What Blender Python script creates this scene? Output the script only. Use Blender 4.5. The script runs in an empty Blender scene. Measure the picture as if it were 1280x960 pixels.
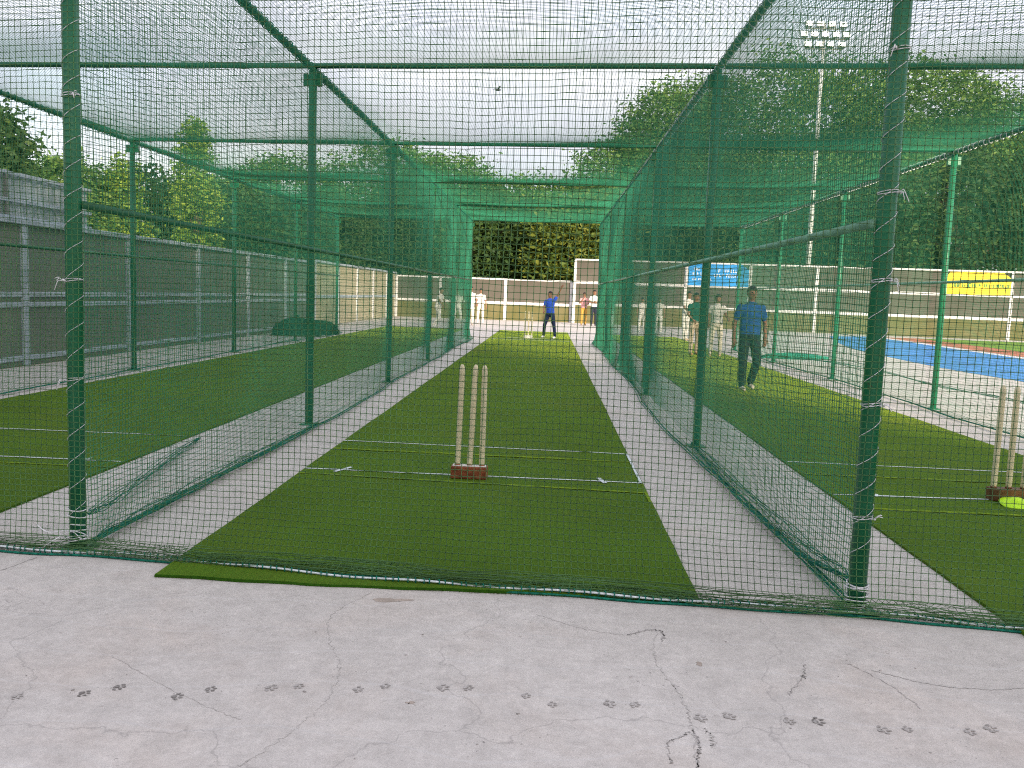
import bpy, bmesh, math, random
import numpy as np
from mathutils import Vector, Matrix
random.seed(7); RNG = np.random.default_rng(7)
rad = math.radians
sc = bpy.context.scene
COL = sc.collection

# ------------------------------------------------------------------ camera
CAM_Z = 1.3118
cam = bpy.data.cameras.new('camera'); camo = bpy.data.objects.new('camera', cam); COL.objects.link(camo)
fw = Vector((-0.03803778, 0.99407505, -0.101823)); rt = Vector((0.99849376, 0.04184199, 0.03548893)); up = Vector((-0.03953914, 0.10031971, 0.99416931))
camo.matrix_world = Matrix(((rt.x, up.x, -fw.x, 0), (rt.y, up.y, -fw.y, 0), (rt.z, up.z, -fw.z, CAM_Z), (0, 0, 0, 1)))
cam.sensor_fit = 'HORIZONTAL'; cam.sensor_width = 36; cam.lens = 1099.52 / 1280 * 36
cam.clip_start = 0.05; cam.clip_end = 3000
sc.camera = camo

# ------------------------------------------------------------------ light
SUN_EL, SUN_DIR = rad(15.5), Vector((0.42, -0.91, 0)).normalized()      # low sun behind the photographer, a little to the right
to_sun = Vector((SUN_DIR.x * math.cos(SUN_EL), SUN_DIR.y * math.cos(SUN_EL), math.sin(SUN_EL)))
sun = bpy.data.lights.new('sun', 'SUN'); sun.energy = 2.5; sun.angle = rad(3.0); sun.color = (1.0, 0.86, 0.66)
suno = bpy.data.objects.new('sun', sun); COL.objects.link(suno)
suno.rotation_euler = (-to_sun).to_track_quat('-Z', 'Y').to_euler(); suno.location = to_sun * 60
W = bpy.data.worlds.new('World'); sc.world = W; W.use_nodes = True
nt = W.node_tree; nt.nodes.clear(); N = nt.nodes.new; L = nt.links.new
out = N('ShaderNodeOutputWorld'); mix = N('ShaderNodeMixShader')
bg1 = N('ShaderNodeBackground'); bg2 = N('ShaderNodeBackground'); sky = N('ShaderNodeTexSky')
sky.sky_type = 'NISHITA'; sky.sun_disc = False; sky.sun_elevation = SUN_EL
sky.sun_rotation = math.atan2(SUN_DIR.x, SUN_DIR.y); sky.dust_density = 2.5; sky.air_density = 1.2
L(sky.outputs[0], bg1.inputs[0]); bg1.inputs[1].default_value = 0.14
tc = N('ShaderNodeTexCoord'); mp = N('ShaderNodeMapping'); mp.inputs['Scale'].default_value = (1, 1, 2.6)
cn = N('ShaderNodeTexNoise'); cn.inputs['Scale'].default_value = 1.7; cn.inputs['Detail'].default_value = 6; cn.inputs['Roughness'].default_value = 0.55
L(tc.outputs['Generated'], mp.inputs[0]); L(mp.outputs[0], cn.inputs[0])
cr = N('ShaderNodeValToRGB'); cr.color_ramp.elements[0].position = 0.36; cr.color_ramp.elements[0].color = (.45, .45, .45, 1)
cr.color_ramp.elements[1].position = 0.58; cr.color_ramp.elements[1].color = (.90, .90, .90, 1)
L(cn.outputs[0], cr.inputs[0]); L(cr.outputs[0], mix.inputs[0])
bg2.inputs[0].default_value = (0.94, 0.92, 1.0, 1); bg2.inputs[1].default_value = 0.55       # bright thin overcast
cn2 = N('ShaderNodeTexNoise'); cn2.inputs['Scale'].default_value = 2.6; cn2.inputs['Detail'].default_value = 5; L(mp.outputs[0], cn2.inputs[0])
cr2 = N('ShaderNodeValToRGB'); cr2.color_ramp.elements[0].position = .34; cr2.color_ramp.elements[0].color = (.74, .72, .87, 1); cr2.color_ramp.elements[1].position = .62; cr2.color_ramp.elements[1].color = (1.0, .955, 1.0, 1)
L(cn2.outputs[0], cr2.inputs[0]); L(cr2.outputs[0], bg2.inputs[0])
L(bg1.outputs[0], mix.inputs[1]); L(bg2.outputs[0], mix.inputs[2]); L(mix.outputs[0], out.inputs[0])
sc.view_settings.view_transform = 'Standard'; sc.view_settings.look = 'None'; sc.view_settings.gamma = 1
sc.view_settings.use_curve_mapping = False; sc.view_settings.exposure = 1.55
sc.render.engine = 'CYCLES'; sc.cycles.use_denoising = False; sc.cycles.use_adaptive_sampling = False
sc.cycles.pixel_filter_type = 'BLACKMAN_HARRIS'; sc.cycles.filter_width = 1.15; sc.cycles.max_bounces = 6; sc.cycles.diffuse_bounces = 3; sc.cycles.sample_clamp_indirect = 3; sc.cycles.sample_clamp_direct = 2.5

# ------------------------------------------------------------------ helpers
def tag(o, label=None, cat=None, group=None, kind=None):
    if label: o['label'] = label
    if cat: o['category'] = cat
    if group: o['group'] = group
    if kind: o['kind'] = kind
    return o
def empty(name, loc=(0, 0, 0), rz=0, label=None, cat=None, group=None):
    o = bpy.data.objects.new(name, None); COL.objects.link(o); o.location = loc; o.rotation_euler = (0, 0, rz)
    o.empty_display_size = 0.1
    return tag(o, label, cat, group)
def link(name, me, mat=None, parent=None, loc=None):
    o = bpy.data.objects.new(name, me); COL.objects.link(o)
    if mat is not None and not me.materials: me.materials.append(mat)
    if parent is not None: o.parent = parent
    if loc is not None: o.location = loc
    return o
def mesh_from(verts, faces, smooth=False):
    me = bpy.data.meshes.new('m'); me.from_pydata([tuple(v) for v in verts], [], faces)
    if smooth: me.polygons.foreach_set('use_smooth', [True] * len(me.polygons))
    me.update(); return me
def quads_mesh(V, Q):
    V = np.asarray(V, np.float32).reshape(-1, 3); Q = np.asarray(Q, np.int32); n, k = Q.shape
    me = bpy.data.meshes.new('m'); me.vertices.add(len(V)); me.vertices.foreach_set('co', V.ravel())
    me.loops.add(n * k); me.loops.foreach_set('vertex_index', Q.ravel())
    me.polygons.add(n); me.polygons.foreach_set('loop_start', np.arange(0, n * k, k, dtype=np.int32))
    me.update(calc_edges=True); return me
def box_data(c, s, R=None):
    c = Vector(c); h = Vector(s) / 2; vs = []
    for x in (-1, 1):
        for y in (-1, 1):
            for z in (-1, 1):
                v = Vector((x * h.x, y * h.y, z * h.z)); v = R @ v if R else v
                vs.append(c + v)
    return vs, [(0, 1, 3, 2), (4, 6, 7, 5), (0, 4, 5, 1), (2, 3, 7, 6), (0, 2, 6, 4), (1, 5, 7, 3)]
def bevel_box(s, b=0.006, seg=1):
    bm = bmesh.new(); bmesh.ops.create_cube(bm, size=1)
    for v in bm.verts: v.co = Vector((v.co.x * s[0], v.co.y * s[1], v.co.z * s[2]))
    if b: bmesh.ops.bevel(bm, geom=bm.edges[:], offset=b, segments=seg, affect='EDGES', profile=0.6)
    me = bpy.data.meshes.new('m'); bm.to_mesh(me); bm.free(); return me
def tube(pts, r, n=8, cap=True, radii=None, smooth=True):
    P = [Vector(p) for p in pts]; vs = []; fs = []
    e = None
    for i, p in enumerate(P):
        d = (P[min(i + 1, len(P) - 1)] - P[max(i - 1, 0)])
        d = d.normalized() if d.length > 1e-9 else Vector((0, 0, 1))
        if e is None:
            a = Vector((0, 0, 1)) if abs(d.z) < 0.9 else Vector((1, 0, 0)); e = d.cross(a).normalized()
        else:
            e = (e - d * e.dot(d)); e = e.normalized() if e.length > 1e-6 else d.orthogonal().normalized()
        f = d.cross(e); rr = radii[i] if radii else r
        for k in range(n):
            t = 2 * math.pi * k / n; vs.append(p + (e * math.cos(t) + f * math.sin(t)) * rr)
    for i in range(len(P) - 1):
        for k in range(n):
            a = i * n + k; b = i * n + (k + 1) % n; fs.append((a, b, b + n, a + n))
    if cap:
        fs.append(tuple(reversed(range(n)))); fs.append(tuple((len(P) - 1) * n + k for k in range(n)))
    return vs, fs
def join(parts):
    V = []; F = []
    for v, f in parts:
        o = len(V); V += list(v); F += [tuple(i + o for i in q) for q in f]
    return V, F
def tube_mesh(pts, r, n=8, **k):
    v, f = tube(pts, r, n, **k); return mesh_from(v, f, True)

# ------------------------------------------------------------------ materials
def mat(name, col, rough=0.6, spec=0.4, metal=0.0, var=0.0, vscale=8, bump=0.0, bscale=60, emit=None, col2=None, coords='Object', stretch=None, detail=5, ramp=(0.35, 0.65)):
    m = bpy.data.materials.new(name); m.use_nodes = True; t = m.node_tree; b = t.nodes['Principled BSDF']
    b.inputs['Base Color'].default_value = (*col, 1); b.inputs['Roughness'].default_value = rough
    b.inputs['Specular IOR Level'].default_value = spec; b.inputs['Metallic'].default_value = metal
    if emit: b.inputs['Emission Color'].default_value = (*emit[0], 1); b.inputs['Emission Strength'].default_value = emit[1]
    if var or col2 or bump:
        tx = t.nodes.new('ShaderNodeTexCoord'); src = tx.outputs[coords]
        if stretch:
            mpn = t.nodes.new('ShaderNodeMapping'); mpn.inputs['Scale'].default_value = stretch; t.links.new(src, mpn.inputs[0]); src = mpn.outputs[0]
    if var or col2:
        n = t.nodes.new('ShaderNodeTexNoise'); n.inputs['Scale'].default_value = vscale; n.inputs['Detail'].default_value = detail
        t.links.new(src, n.inputs['Vector'])
        r = t.nodes.new('ShaderNodeValToRGB'); r.color_ramp.elements[0].position = ramp[0]; r.color_ramp.elements[1].position = ramp[1]
        c2 = col2 if col2 else tuple(min(1, c * (1 + var)) for c in col); c1 = col if col2 else tuple(c * (1 - var) for c in col)
        r.color_ramp.elements[0].color = (*c1, 1); r.color_ramp.elements[1].color = (*c2, 1)
        t.links.new(n.outputs[0], r.inputs[0]); t.links.new(r.outputs[0], b.inputs['Base Color'])
    if bump:
        n2 = t.nodes.new('ShaderNodeTexNoise'); n2.inputs['Scale'].default_value = bscale; n2.inputs['Detail'].default_value = 3
        t.links.new(src, n2.inputs['Vector'])
        bn = t.nodes.new('ShaderNodeBump'); bn.inputs['Strength'].default_value = bump; bn.inputs['Distance'].default_value = 0.02
        t.links.new(n2.outputs[0], bn.inputs['Height']); t.links.new(bn.outputs[0], b.inputs['Normal'])
    return m
M = {}
M['post'] = mat('green_paint', (0.005, 0.125, 0.048), 0.38, 0.5, var=0.25, vscale=9, bump=0.05, bscale=40)
M['rail'] = mat('green_rail_paint', (0.014, 0.160, 0.075), 0.42, 0.5, var=0.3, vscale=7)
M['rail_lit'] = mat('lit_green_rail_paint', (0.16, 0.36, 0.24), 0.4, 0.5, var=0.25, vscale=7)  # paler green puts the light on the right-hand mid rails into the colour
M['net'] = mat('green_nylon_net', (0.040, 0.255, 0.145), 0.7, 0.2, var=0.2, vscale=1.5)
M['netf'] = mat('green_nylon_front_net', (0.105, 0.220, 0.085), 0.7, 0.2, var=0.25, vscale=2)
M['hem'] = mat('green_hem_rope', (0.012, 0.150, 0.100), 0.8, 0.1, var=0.4, vscale=60)
M['twine'] = mat('white_twine', (0.78, 0.78, 0.80), 0.7, 0.2, var=0.12, vscale=90)
M['rope'] = mat('white_rope', (0.72, 0.78, 0.80), 0.7, 0.2, var=0.2, vscale=70)
M['stump'] = mat('pale_wood', (0.76, 0.67, 0.45), 0.5, 0.3, var=0.16, vscale=14, stretch=(1, 1, .12))
M['base_red'] = mat('red_brown_wood', (0.27, 0.080, 0.036), 0.6, 0.2, var=0.35, vscale=30, bump=.2, bscale=90)
M['base_brown'] = mat('brown_wood', (0.16, 0.075, 0.030), 0.55, 0.3, var=0.5, vscale=12)
M['base_white'] = mat('white_wood', (0.7, 0.68, 0.62), 0.6, 0.2, var=.1)
M['paint'] = mat('white_paint_line', (0.72, 0.76, 0.78), 0.8, 0.1, col2=(0.30, 0.42, 0.30), vscale=45, ramp=(.50, .78))
M['yline'] = mat('yellow_green_seam', (0.23, 0.34, 0.012), 0.85, 0.1, col2=(0.08, 0.16, 0.010), vscale=30)
M['frame_white'] = mat('whitewashed_concrete', (0.66, 0.65, 0.66), 0.8, 0.2, var=0.12, vscale=3, bump=.15, bscale=25)
M['frame_grey'] = mat('pale_blue_grey_frame', (0.40, 0.44, 0.49), 0.7, 0.2, var=0.15, vscale=4)
M['plaster'] = mat('grey_brown_plaster', (0.085, 0.076, 0.064), 0.9, 0.1, col2=(0.112, 0.102, 0.087), vscale=0.9, bump=.3, bscale=14, detail=8)
M['plaster_low'] = mat('olive_stained_plaster', (0.115, 0.110, 0.042), 0.9, 0.1, col2=(0.150, 0.135, 0.068), vscale=1.4, bump=.3, bscale=14, detail=8)
M['plaster_left'] = mat('dull_green_grey_plaster', (0.155, 0.170, 0.155), 0.9, 0.1, col2=(0.215, 0.215, 0.170), vscale=0.7, bump=.3, bscale=12, detail=8)
M['plaster_sunlit'] = mat('sunlit_tan_plaster', (0.40, 0.35, 0.22), 0.9, 0.1, col2=(0.48, 0.42, 0.30), vscale=0.8, bump=.3, bscale=12, detail=8)  # lit copy of the left wall plaster, sunlight put into the colour
M['sheet'] = mat('grey_steel_sheet', (0.40, 0.44, 0.46), 0.5, 0.4, metal=0.3, var=0.2, vscale=2)
M['blue'] = mat('blue_board', (0.025, 0.27, 0.68), 0.5, 0.3, var=0.08, vscale=2)
M['yellow'] = mat('yellow_board', (0.80, 0.60, 0.012), 0.5, 0.3, var=0.06, vscale=2)
M['ink_white'] = mat('white_ink', (0.75, 0.8, 0.85), 0.6, 0.2)
M['ink_green'] = mat('green_ink', (0.02, 0.20, 0.08), 0.6, 0.2)
M['pole'] = mat('galvanised_pole', (0.55, 0.56, 0.56), 0.45, 0.4, metal=.2, var=.1)
M['lamp'] = mat('lit_lamp', (0.9, 0.9, 0.85), 0.3, 0.3, emit=((1.0, 0.97, 0.86), 5.0))
M['housing'] = mat('lamp_housing', (0.20, 0.20, 0.19), 0.5, 0.4)
M['track'] = mat('blue_track_paint', (0.07, 0.24, 0.56), 0.75, 0.2, var=.18, vscale=1.2, bump=.1, bscale=50)
M['track_red'] = mat('brick_red_track_paint', (0.44, 0.15, 0.09), 0.75, 0.2, var=.15, vscale=1.5)
M['lawn'] = mat('lawn', (0.13, 0.24, 0.03), 0.9, 0.1, col2=(0.20, 0.30, 0.05), vscale=3, bump=.4, bscale=40)
M['soil'] = mat('dry_grass_soil', (0.16, 0.15, 0.07), 0.95, 0.05, col2=(0.22, 0.19, 0.11), vscale=0.4, bump=.4, bscale=8)
M['heap'] = mat('dark_green_netting_heap', (0.010, 0.050, 0.032), 0.9, 0.1, col2=(0.02, 0.10, 0.06), vscale=12, bump=.8, bscale=30)
M['heap2'] = mat('teal_netting_heap', (0.012, 0.16, 0.11), 0.9, 0.1, col2=(0.05, 0.30, 0.22), vscale=16, bump=.8, bscale=40)
M['neon'] = mat('neon_yellow_plastic', (0.56, 0.95, 0.01), 0.45, 0.4)
M['ball'] = mat('red_leather', (0.42, 0.04, 0.03), 0.4, 0.4, var=.1)
M['bird'] = mat('dark_feathers', (0.03, 0.03, 0.035), 0.7, 0.2, var=.3, vscale=20)
M['bark'] = mat('bark', (0.085, 0.062, 0.045), 0.9, 0.1, var=.4, vscale=6, bump=.6, bscale=10, stretch=(1, 1, .25))
M['shade_block_wall'] = mat('cream_shade_block_plaster', (0.50, 0.46, 0.40), 0.9, 0.1, var=.1, vscale=.5)
M['glass'] = mat('dark_window_glass', (0.03, 0.04, 0.05), 0.1, 0.5)
M['paw'] = mat('damp_paw_mark', (0.20, 0.18, 0.165), 0.8, 0.2, col2=(0.38, 0.355, 0.33), vscale=70, ramp=(.45, .7))
M['paw2'] = mat('faded_paw_mark', (0.33, 0.30, 0.275), 0.8, 0.2, col2=(0.50, 0.465, 0.435), vscale=60, ramp=(.42, .66))
M['crack'] = mat('crack', (0.24, 0.22, 0.20), 0.9, 0.1, col2=(0.50, 0.465, 0.44), vscale=30)
M['crack2'] = mat('hairline_crack', (0.40, 0.37, 0.34), 0.9, 0.1, col2=(0.54, 0.51, 0.475), vscale=14)

def leaf_mat(name, c1, c2, c3):
    m = bpy.data.materials.new(name); m.use_nodes = True; t = m.node_tree; b = t.nodes['Principled BSDF']
    g = t.nodes.new('ShaderNodeNewGeometry'); r = t.nodes.new('ShaderNodeValToRGB')
    r.color_ramp.elements[0].color = (*c1, 1); r.color_ramp.elements[1].color = (*c3, 1)
    e = r.color_ramp.elements.new(0.55); e.color = (*c2, 1)
    t.links.new(g.outputs['Random Per Island'], r.inputs[0]); t.links.new(r.outputs[0], b.inputs['Base Color'])
    b.inputs['Roughness'].default_value = 0.6; b.inputs['Specular IOR Level'].default_value = 0.25
    tr = t.nodes.new('ShaderNodeBsdfTranslucent'); t.links.new(r.outputs[0], tr.inputs[0])
    mx = t.nodes.new('ShaderNodeMixShader'); mx.inputs[0].default_value = 0.25
    t.links.new(b.outputs[0], mx.inputs[1]); t.links.new(tr.outputs[0], mx.inputs[2]); t.links.new(mx.outputs[0], t.nodes['Material Output'].inputs[0])
    return m
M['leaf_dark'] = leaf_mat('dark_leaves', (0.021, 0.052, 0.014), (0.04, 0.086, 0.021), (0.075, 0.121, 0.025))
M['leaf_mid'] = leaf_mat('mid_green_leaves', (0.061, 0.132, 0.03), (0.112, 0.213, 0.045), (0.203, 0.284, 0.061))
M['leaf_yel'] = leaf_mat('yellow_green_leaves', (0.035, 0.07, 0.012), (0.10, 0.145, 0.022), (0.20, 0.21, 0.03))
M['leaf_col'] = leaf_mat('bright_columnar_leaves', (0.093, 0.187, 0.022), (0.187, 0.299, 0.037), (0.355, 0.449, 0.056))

def concrete():
    m = bpy.data.materials.new('weathered_concrete'); m.use_nodes = True; t = m.node_tree; b = t.nodes['Principled BSDF']; N = t.nodes.new; L = t.links.new
    tx = N('ShaderNodeTexCoord'); P = tx.outputs['Object']
    def noise(s, d=4, r=.55, dist=0, vec=None):
        n = N('ShaderNodeTexNoise'); n.inputs['Scale'].default_value = s; n.inputs['Detail'].default_value = d; n.inputs['Roughness'].default_value = r
        n.inputs['Distortion'].default_value = dist; L(vec or P, n.inputs['Vector']); return n.outputs[0]
    def ramp(src, p0, p1, c0, c1):
        r = N('ShaderNodeValToRGB'); r.color_ramp.elements[0].position = p0; r.color_ramp.elements[1].position = p1
        r.color_ramp.elements[0].color = (*c0, 1); r.color_ramp.elements[1].color = (*c1, 1); L(src, r.inputs[0]); return r.outputs[0]
    def mixc(f, a, c, mode='MIX'):
        x = N('ShaderNodeMix'); x.data_type = 'RGBA'; x.blend_type = mode
        if isinstance(f, float): x.inputs[0].default_value = f
        else: L(f, x.inputs[0])
        for s, i in ((a, 6), (c, 7)):
            if isinstance(s, tuple): x.inputs[i].default_value = (*s, 1)
            else: L(s, x.inputs[i])
        return x.outputs[2]
    base = ramp(noise(0.55, 7, .6), .32, .68, (0.560, 0.516, 0.472), (0.668, 0.620, 0.572))
    pink = ramp(noise(1.15, 6, .65, .4), .51, .72, (0, 0, 0), (1, 1, 1))
    c = mixc(pink, base, (0.605, 0.535, 0.475))
    mott = ramp(noise(9, 6, .7), .35, .7, (0.86, 0.86, 0.86), (1.06, 1.06, 1.06)); c = mixc(1.0, c, mott, 'MULTIPLY')
    mo2 = ramp(noise(34, 5, .75), .34, .66, (0.90, 0.897, 0.893), (1.07, 1.07, 1.07)); c = mixc(1.0, c, mo2, 'MULTIPLY')
    grain = ramp(noise(160, 3, .6), .3, .7, (0.90, 0.90, 0.90), (1.08, 1.08, 1.08)); c = mixc(1.0, c, grain, 'MULTIPLY')
    spk = ramp(noise(60, 3, .6), .64, .69, (0, 0, 0), (1, 1, 1)); reg = ramp(noise(1.9, 4, .6), .47, .62, (0, 0, 0), (1, 1, 1))
    k = N('ShaderNodeMath'); k.operation = 'MULTIPLY'; L(spk, k.inputs[0]); L(reg, k.inputs[1]); c = mixc(k.outputs[0], c, (0.22, 0.20, 0.185))
    # trowel arcs: thin pale curved scratches
    w = N('ShaderNodeTexWave'); w.wave_type = 'RINGS'; w.inputs['Scale'].default_value = 1.1; w.inputs['Distortion'].default_value = 9; w.inputs['Detail'].default_value = 2; w.inputs['Detail Scale'].default_value = .7
    L(P, w.inputs['Vector']); sc_ = ramp(w.outputs[0], .994, .9995, (0, 0, 0), (.25, .25, .25)); c = mixc(sc_, c, (0.62, 0.60, 0.58))
    # fine cracks from a warped voronoi
    wv = N('ShaderNodeVectorMath'); wv.operation = 'ADD'; nz = N('ShaderNodeTexNoise'); nz.inputs['Scale'].default_value = 2.2; nz.inputs['Detail'].default_value = 5; L(P, nz.inputs['Vector'])
    L(P, wv.inputs[0]); sv = N('ShaderNodeVectorMath'); sv.operation = 'SCALE'; sv.inputs['Scale'].default_value = .8; L(nz.outputs['Color'], sv.inputs[0]); L(sv.outputs[0], wv.inputs[1])
    v = N('ShaderNodeTexVoronoi'); v.feature = 'DISTANCE_TO_EDGE'; v.inputs['Scale'].default_value = .62; L(wv.outputs[0], v.inputs['Vector'])
    ck = ramp(v.outputs['Distance'], .0008, .0035, (.45, .45, .45), (0, 0, 0)); c = mixc(ck, c, (0.27, 0.25, 0.235))
    L(c, b.inputs['Base Color']); b.inputs['Roughness'].default_value = .85; b.inputs['Specular IOR Level'].default_value = .25
    bn = N('ShaderNodeBump'); bn.inputs['Strength'].default_value = .25; bn.inputs['Distance'].default_value = .01; L(noise(45, 6, .65), bn.inputs['Height']); L(bn.outputs[0], b.inputs['Normal'])
    return m
M['concrete'] = concrete()
def turf():
    m = bpy.data.materials.new('artificial_turf'); m.use_nodes = True; t = m.node_tree; b = t.nodes['Principled BSDF']; N = t.nodes.new; L = t.links.new
    tx = N('ShaderNodeTexCoord'); P = tx.outputs['Object']
    n = N('ShaderNodeTexNoise'); n.inputs['Scale'].default_value = 1.0; n.inputs['Detail'].default_value = 6; L(P, n.inputs['Vector'])
    r = N('ShaderNodeValToRGB'); r.color_ramp.elements[0].position = .35; r.color_ramp.elements[1].position = .66
    r.color_ramp.elements[0].color = (0.0215, 0.088, 0.005, 1); r.color_ramp.elements[1].color = (0.037, 0.125, 0.007, 1); L(n.outputs[0], r.inputs[0])
    f = N('ShaderNodeTexNoise'); f.inputs['Scale'].default_value = 220; f.inputs['Detail'].default_value = 2; L(P, f.inputs['Vector'])
    fr = N('ShaderNodeValToRGB'); fr.color_ramp.elements[0].position = .3; fr.color_ramp.elements[1].position = .7
    fr.color_ramp.elements[0].color = (.74, .74, .74, 1); fr.color_ramp.elements[1].color = (1.26, 1.26, 1.2, 1); L(f.outputs[0], fr.inputs[0])
    x = N('ShaderNodeMix'); x.data_type = 'RGBA'; x.blend_type = 'MULTIPLY'; x.inputs[0].default_value = 1; L(r.outputs[0], x.inputs[6]); L(fr.outputs[0], x.inputs[7])
    mp = N('ShaderNodeMapping'); mp.inputs['Scale'].default_value = (1, .45, 1); L(P, mp.inputs[0])
    f2 = N('ShaderNodeTexNoise'); f2.inputs['Scale'].default_value = 34; f2.inputs['Detail'].default_value = 6; f2.inputs['Roughness'].default_value = .75; L(mp.outputs[0], f2.inputs['Vector'])
    f2r = N('ShaderNodeValToRGB'); f2r.color_ramp.elements[0].position = .32; f2r.color_ramp.elements[1].position = .68; f2r.color_ramp.elements[0].color = (.84, .85, .84, 1); f2r.color_ramp.elements[1].color = (1.16, 1.15, 1.14, 1); L(f2.outputs[0], f2r.inputs[0])
    x2 = N('ShaderNodeMix'); x2.data_type = 'RGBA'; x2.blend_type = 'MULTIPLY'; x2.inputs[0].default_value = 1; L(x.outputs[2], x2.inputs[6]); L(f2r.outputs[0], x2.inputs[7]); x = x2
    # faint tufting rows along the roll
    w = N('ShaderNodeTexWave'); w.inputs['Scale'].default_value = 9; w.inputs['Distortion'].default_value = 1.2; L(P, w.inputs['Vector'])
    wr = N('ShaderNodeValToRGB'); wr.color_ramp.elements[0].color = (.92, .92, .92, 1); wr.color_ramp.elements[1].color = (1.05, 1.05, 1.05, 1); L(w.outputs[0], wr.inputs[0])
    y = N('ShaderNodeMix'); y.data_type = 'RGBA'; y.blend_type = 'MULTIPLY'; y.inputs[0].default_value = 1; L(x.outputs[2], y.inputs[6]); L(wr.outputs[0], y.inputs[7])
    wn = N('ShaderNodeTexNoise'); wn.inputs['Scale'].default_value = .42; wn.inputs['Detail'].default_value = 7; wn.inputs['Roughness'].default_value = .65; L(P, wn.inputs['Vector'])
    wq = N('ShaderNodeValToRGB'); wq.color_ramp.elements[0].position = .50; wq.color_ramp.elements[1].position = .72; wq.color_ramp.elements[0].color = (0, 0, 0, 1); wq.color_ramp.elements[1].color = (.75, .75, .75, 1); L(wn.outputs[0], wq.inputs[0])
    wx = N('ShaderNodeMix'); wx.data_type = 'RGBA'; L(wq.outputs[0], wx.inputs[0]); L(y.outputs[2], wx.inputs[6]); wx.inputs[7].default_value = (.060, .092, .014, 1)
    L(wx.outputs[2], b.inputs['Base Color']); b.inputs['Roughness'].default_value = .9; b.inputs['Specular IOR Level'].default_value = .12
    b.inputs['Sheen Weight'].default_value = .5; b.inputs['Sheen Roughness'].default_value = .35; b.inputs['Sheen Tint'].default_value = (.50, .60, .06, 1)
    bn = N('ShaderNodeBump'); bn.inputs['Strength'].default_value = .6; bn.inputs['Distance'].default_value = .01; L(f.outputs[0], bn.inputs['Height']); L(bn.outputs[0], b.inputs['Normal'])
    return m
M['turf'] = turf()

def worn_paint(name, c1, c2, rust=(0.10, 0.045, 0.022)):
    m = mat(name, c1, .42, .5, col2=c2, vscale=5, ramp=(.3, .7), bump=.06, bscale=60); t = m.node_tree; b = t.nodes['Principled BSDF']
    src = b.inputs['Base Color'].links[0].from_socket; tx = t.nodes.new('ShaderNodeTexCoord')
    n = t.nodes.new('ShaderNodeTexNoise'); n.inputs['Scale'].default_value = 16; n.inputs['Detail'].default_value = 6; n.inputs['Roughness'].default_value = .7; t.links.new(tx.outputs['Object'], n.inputs['Vector'])
    q = t.nodes.new('ShaderNodeValToRGB'); q.color_ramp.elements[0].position = .66; q.color_ramp.elements[1].position = .70; q.color_ramp.elements[0].color = (0, 0, 0, 1); q.color_ramp.elements[1].color = (.8, .8, .8, 1); t.links.new(n.outputs[0], q.inputs[0])
    x = t.nodes.new('ShaderNodeMix'); x.data_type = 'RGBA'; t.links.new(q.outputs[0], x.inputs[0]); t.links.new(src, x.inputs[6]); x.inputs[7].default_value = (*rust, 1); t.links.new(x.outputs[2], b.inputs['Base Color'])
    return m
M['post'] = worn_paint('worn_green_post_paint', (0.005, 0.130, 0.055), (0.010, 0.185, 0.080))
M['rail'] = worn_paint('worn_green_rail_paint', (0.008, 0.105, 0.048), (0.016, 0.150, 0.072))

# ------------------------------------------------------------------ the setting: ground, slab, track
def sheet(name, pts, z, m, kind='structure'):
    o = link(name, mesh_from([(x, y, z) for x, y in pts], [tuple(range(len(pts)))]), m)
    return tag(o, kind=kind)
g0 = sheet('ground', [(-900, -400), (900, -400), (900, 1600), (-900, 1600)], -0.03, M['soil']); tag(g0, 'dry grassy soil around the walled sports ground', 'ground')
slab = sheet('concrete_pavement', [(-7.66, -14), (26, -14), (24, 42.0), (1.2, 43.9), (-7.66, 43.9)], 0.0, M['concrete']); tag(slab, 'pale weathered concrete pavement with hairline cracks', 'pavement')
def smooth_curve(pts, n=40):
    P = np.array(pts, float); t = np.linspace(0, len(P) - 1, n); out = []
    for tt in t:
        i = min(int(tt), len(P) - 2); u = tt - i
        p0, p1, p2, p3 = P[max(i - 1, 0)], P[i], P[i + 1], P[min(i + 2, len(P) - 1)]
        out.append(.5 * ((2 * p1) + (-p0 + p2) * u + (2 * p0 - 5 * p1 + 4 * p2 - p3) * u * u + (-p0 + 3 * p1 - 3 * p2 + p3) * u ** 3))
    return np.array(out)
near = smooth_curve([(11.6, 8), (9.75, 13), (9.05, 17.0), (8.9, 20.8), (9.4, 27), (10.5, 32.5), (12.0, 38)])
far = smooth_curve([(15.6, 8), (14.2, 13), (13.5, 19.5), (13.4, 25.2), (13.6, 30.2), (13.9, 34.5), (14.0, 39.2)])
def band(name, a, b, z, m, label, cat):
    n = len(a); V = [(*p, z) for p in a] + [(*p, z) for p in b]; F = [(i, n + i, n + i + 1, i + 1) for i in range(n - 1)]
    return tag(link(name, mesh_from(V, F), m), label, cat, kind='structure')
off = lambda c, d: c + np.array([d, 0.0])
band('blue_track', near, far, 0.004, M['track'], 'blue painted track curving past the right lane', 'track')
band('white_track_line', far, off(far, .45), 0.008, M['frame_white'], 'white line along the outer edge of the blue track', 'line')
band('red_track', off(far, .45), off(far, 2.1), 0.004, M['track_red'], 'brick red strip outside the blue track', 'track')
band('lawn', off(far, 2.1), off(far, 7.5), 0.004, M['lawn'], 'green strip by the wall outside the red track', 'lawn')

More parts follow.
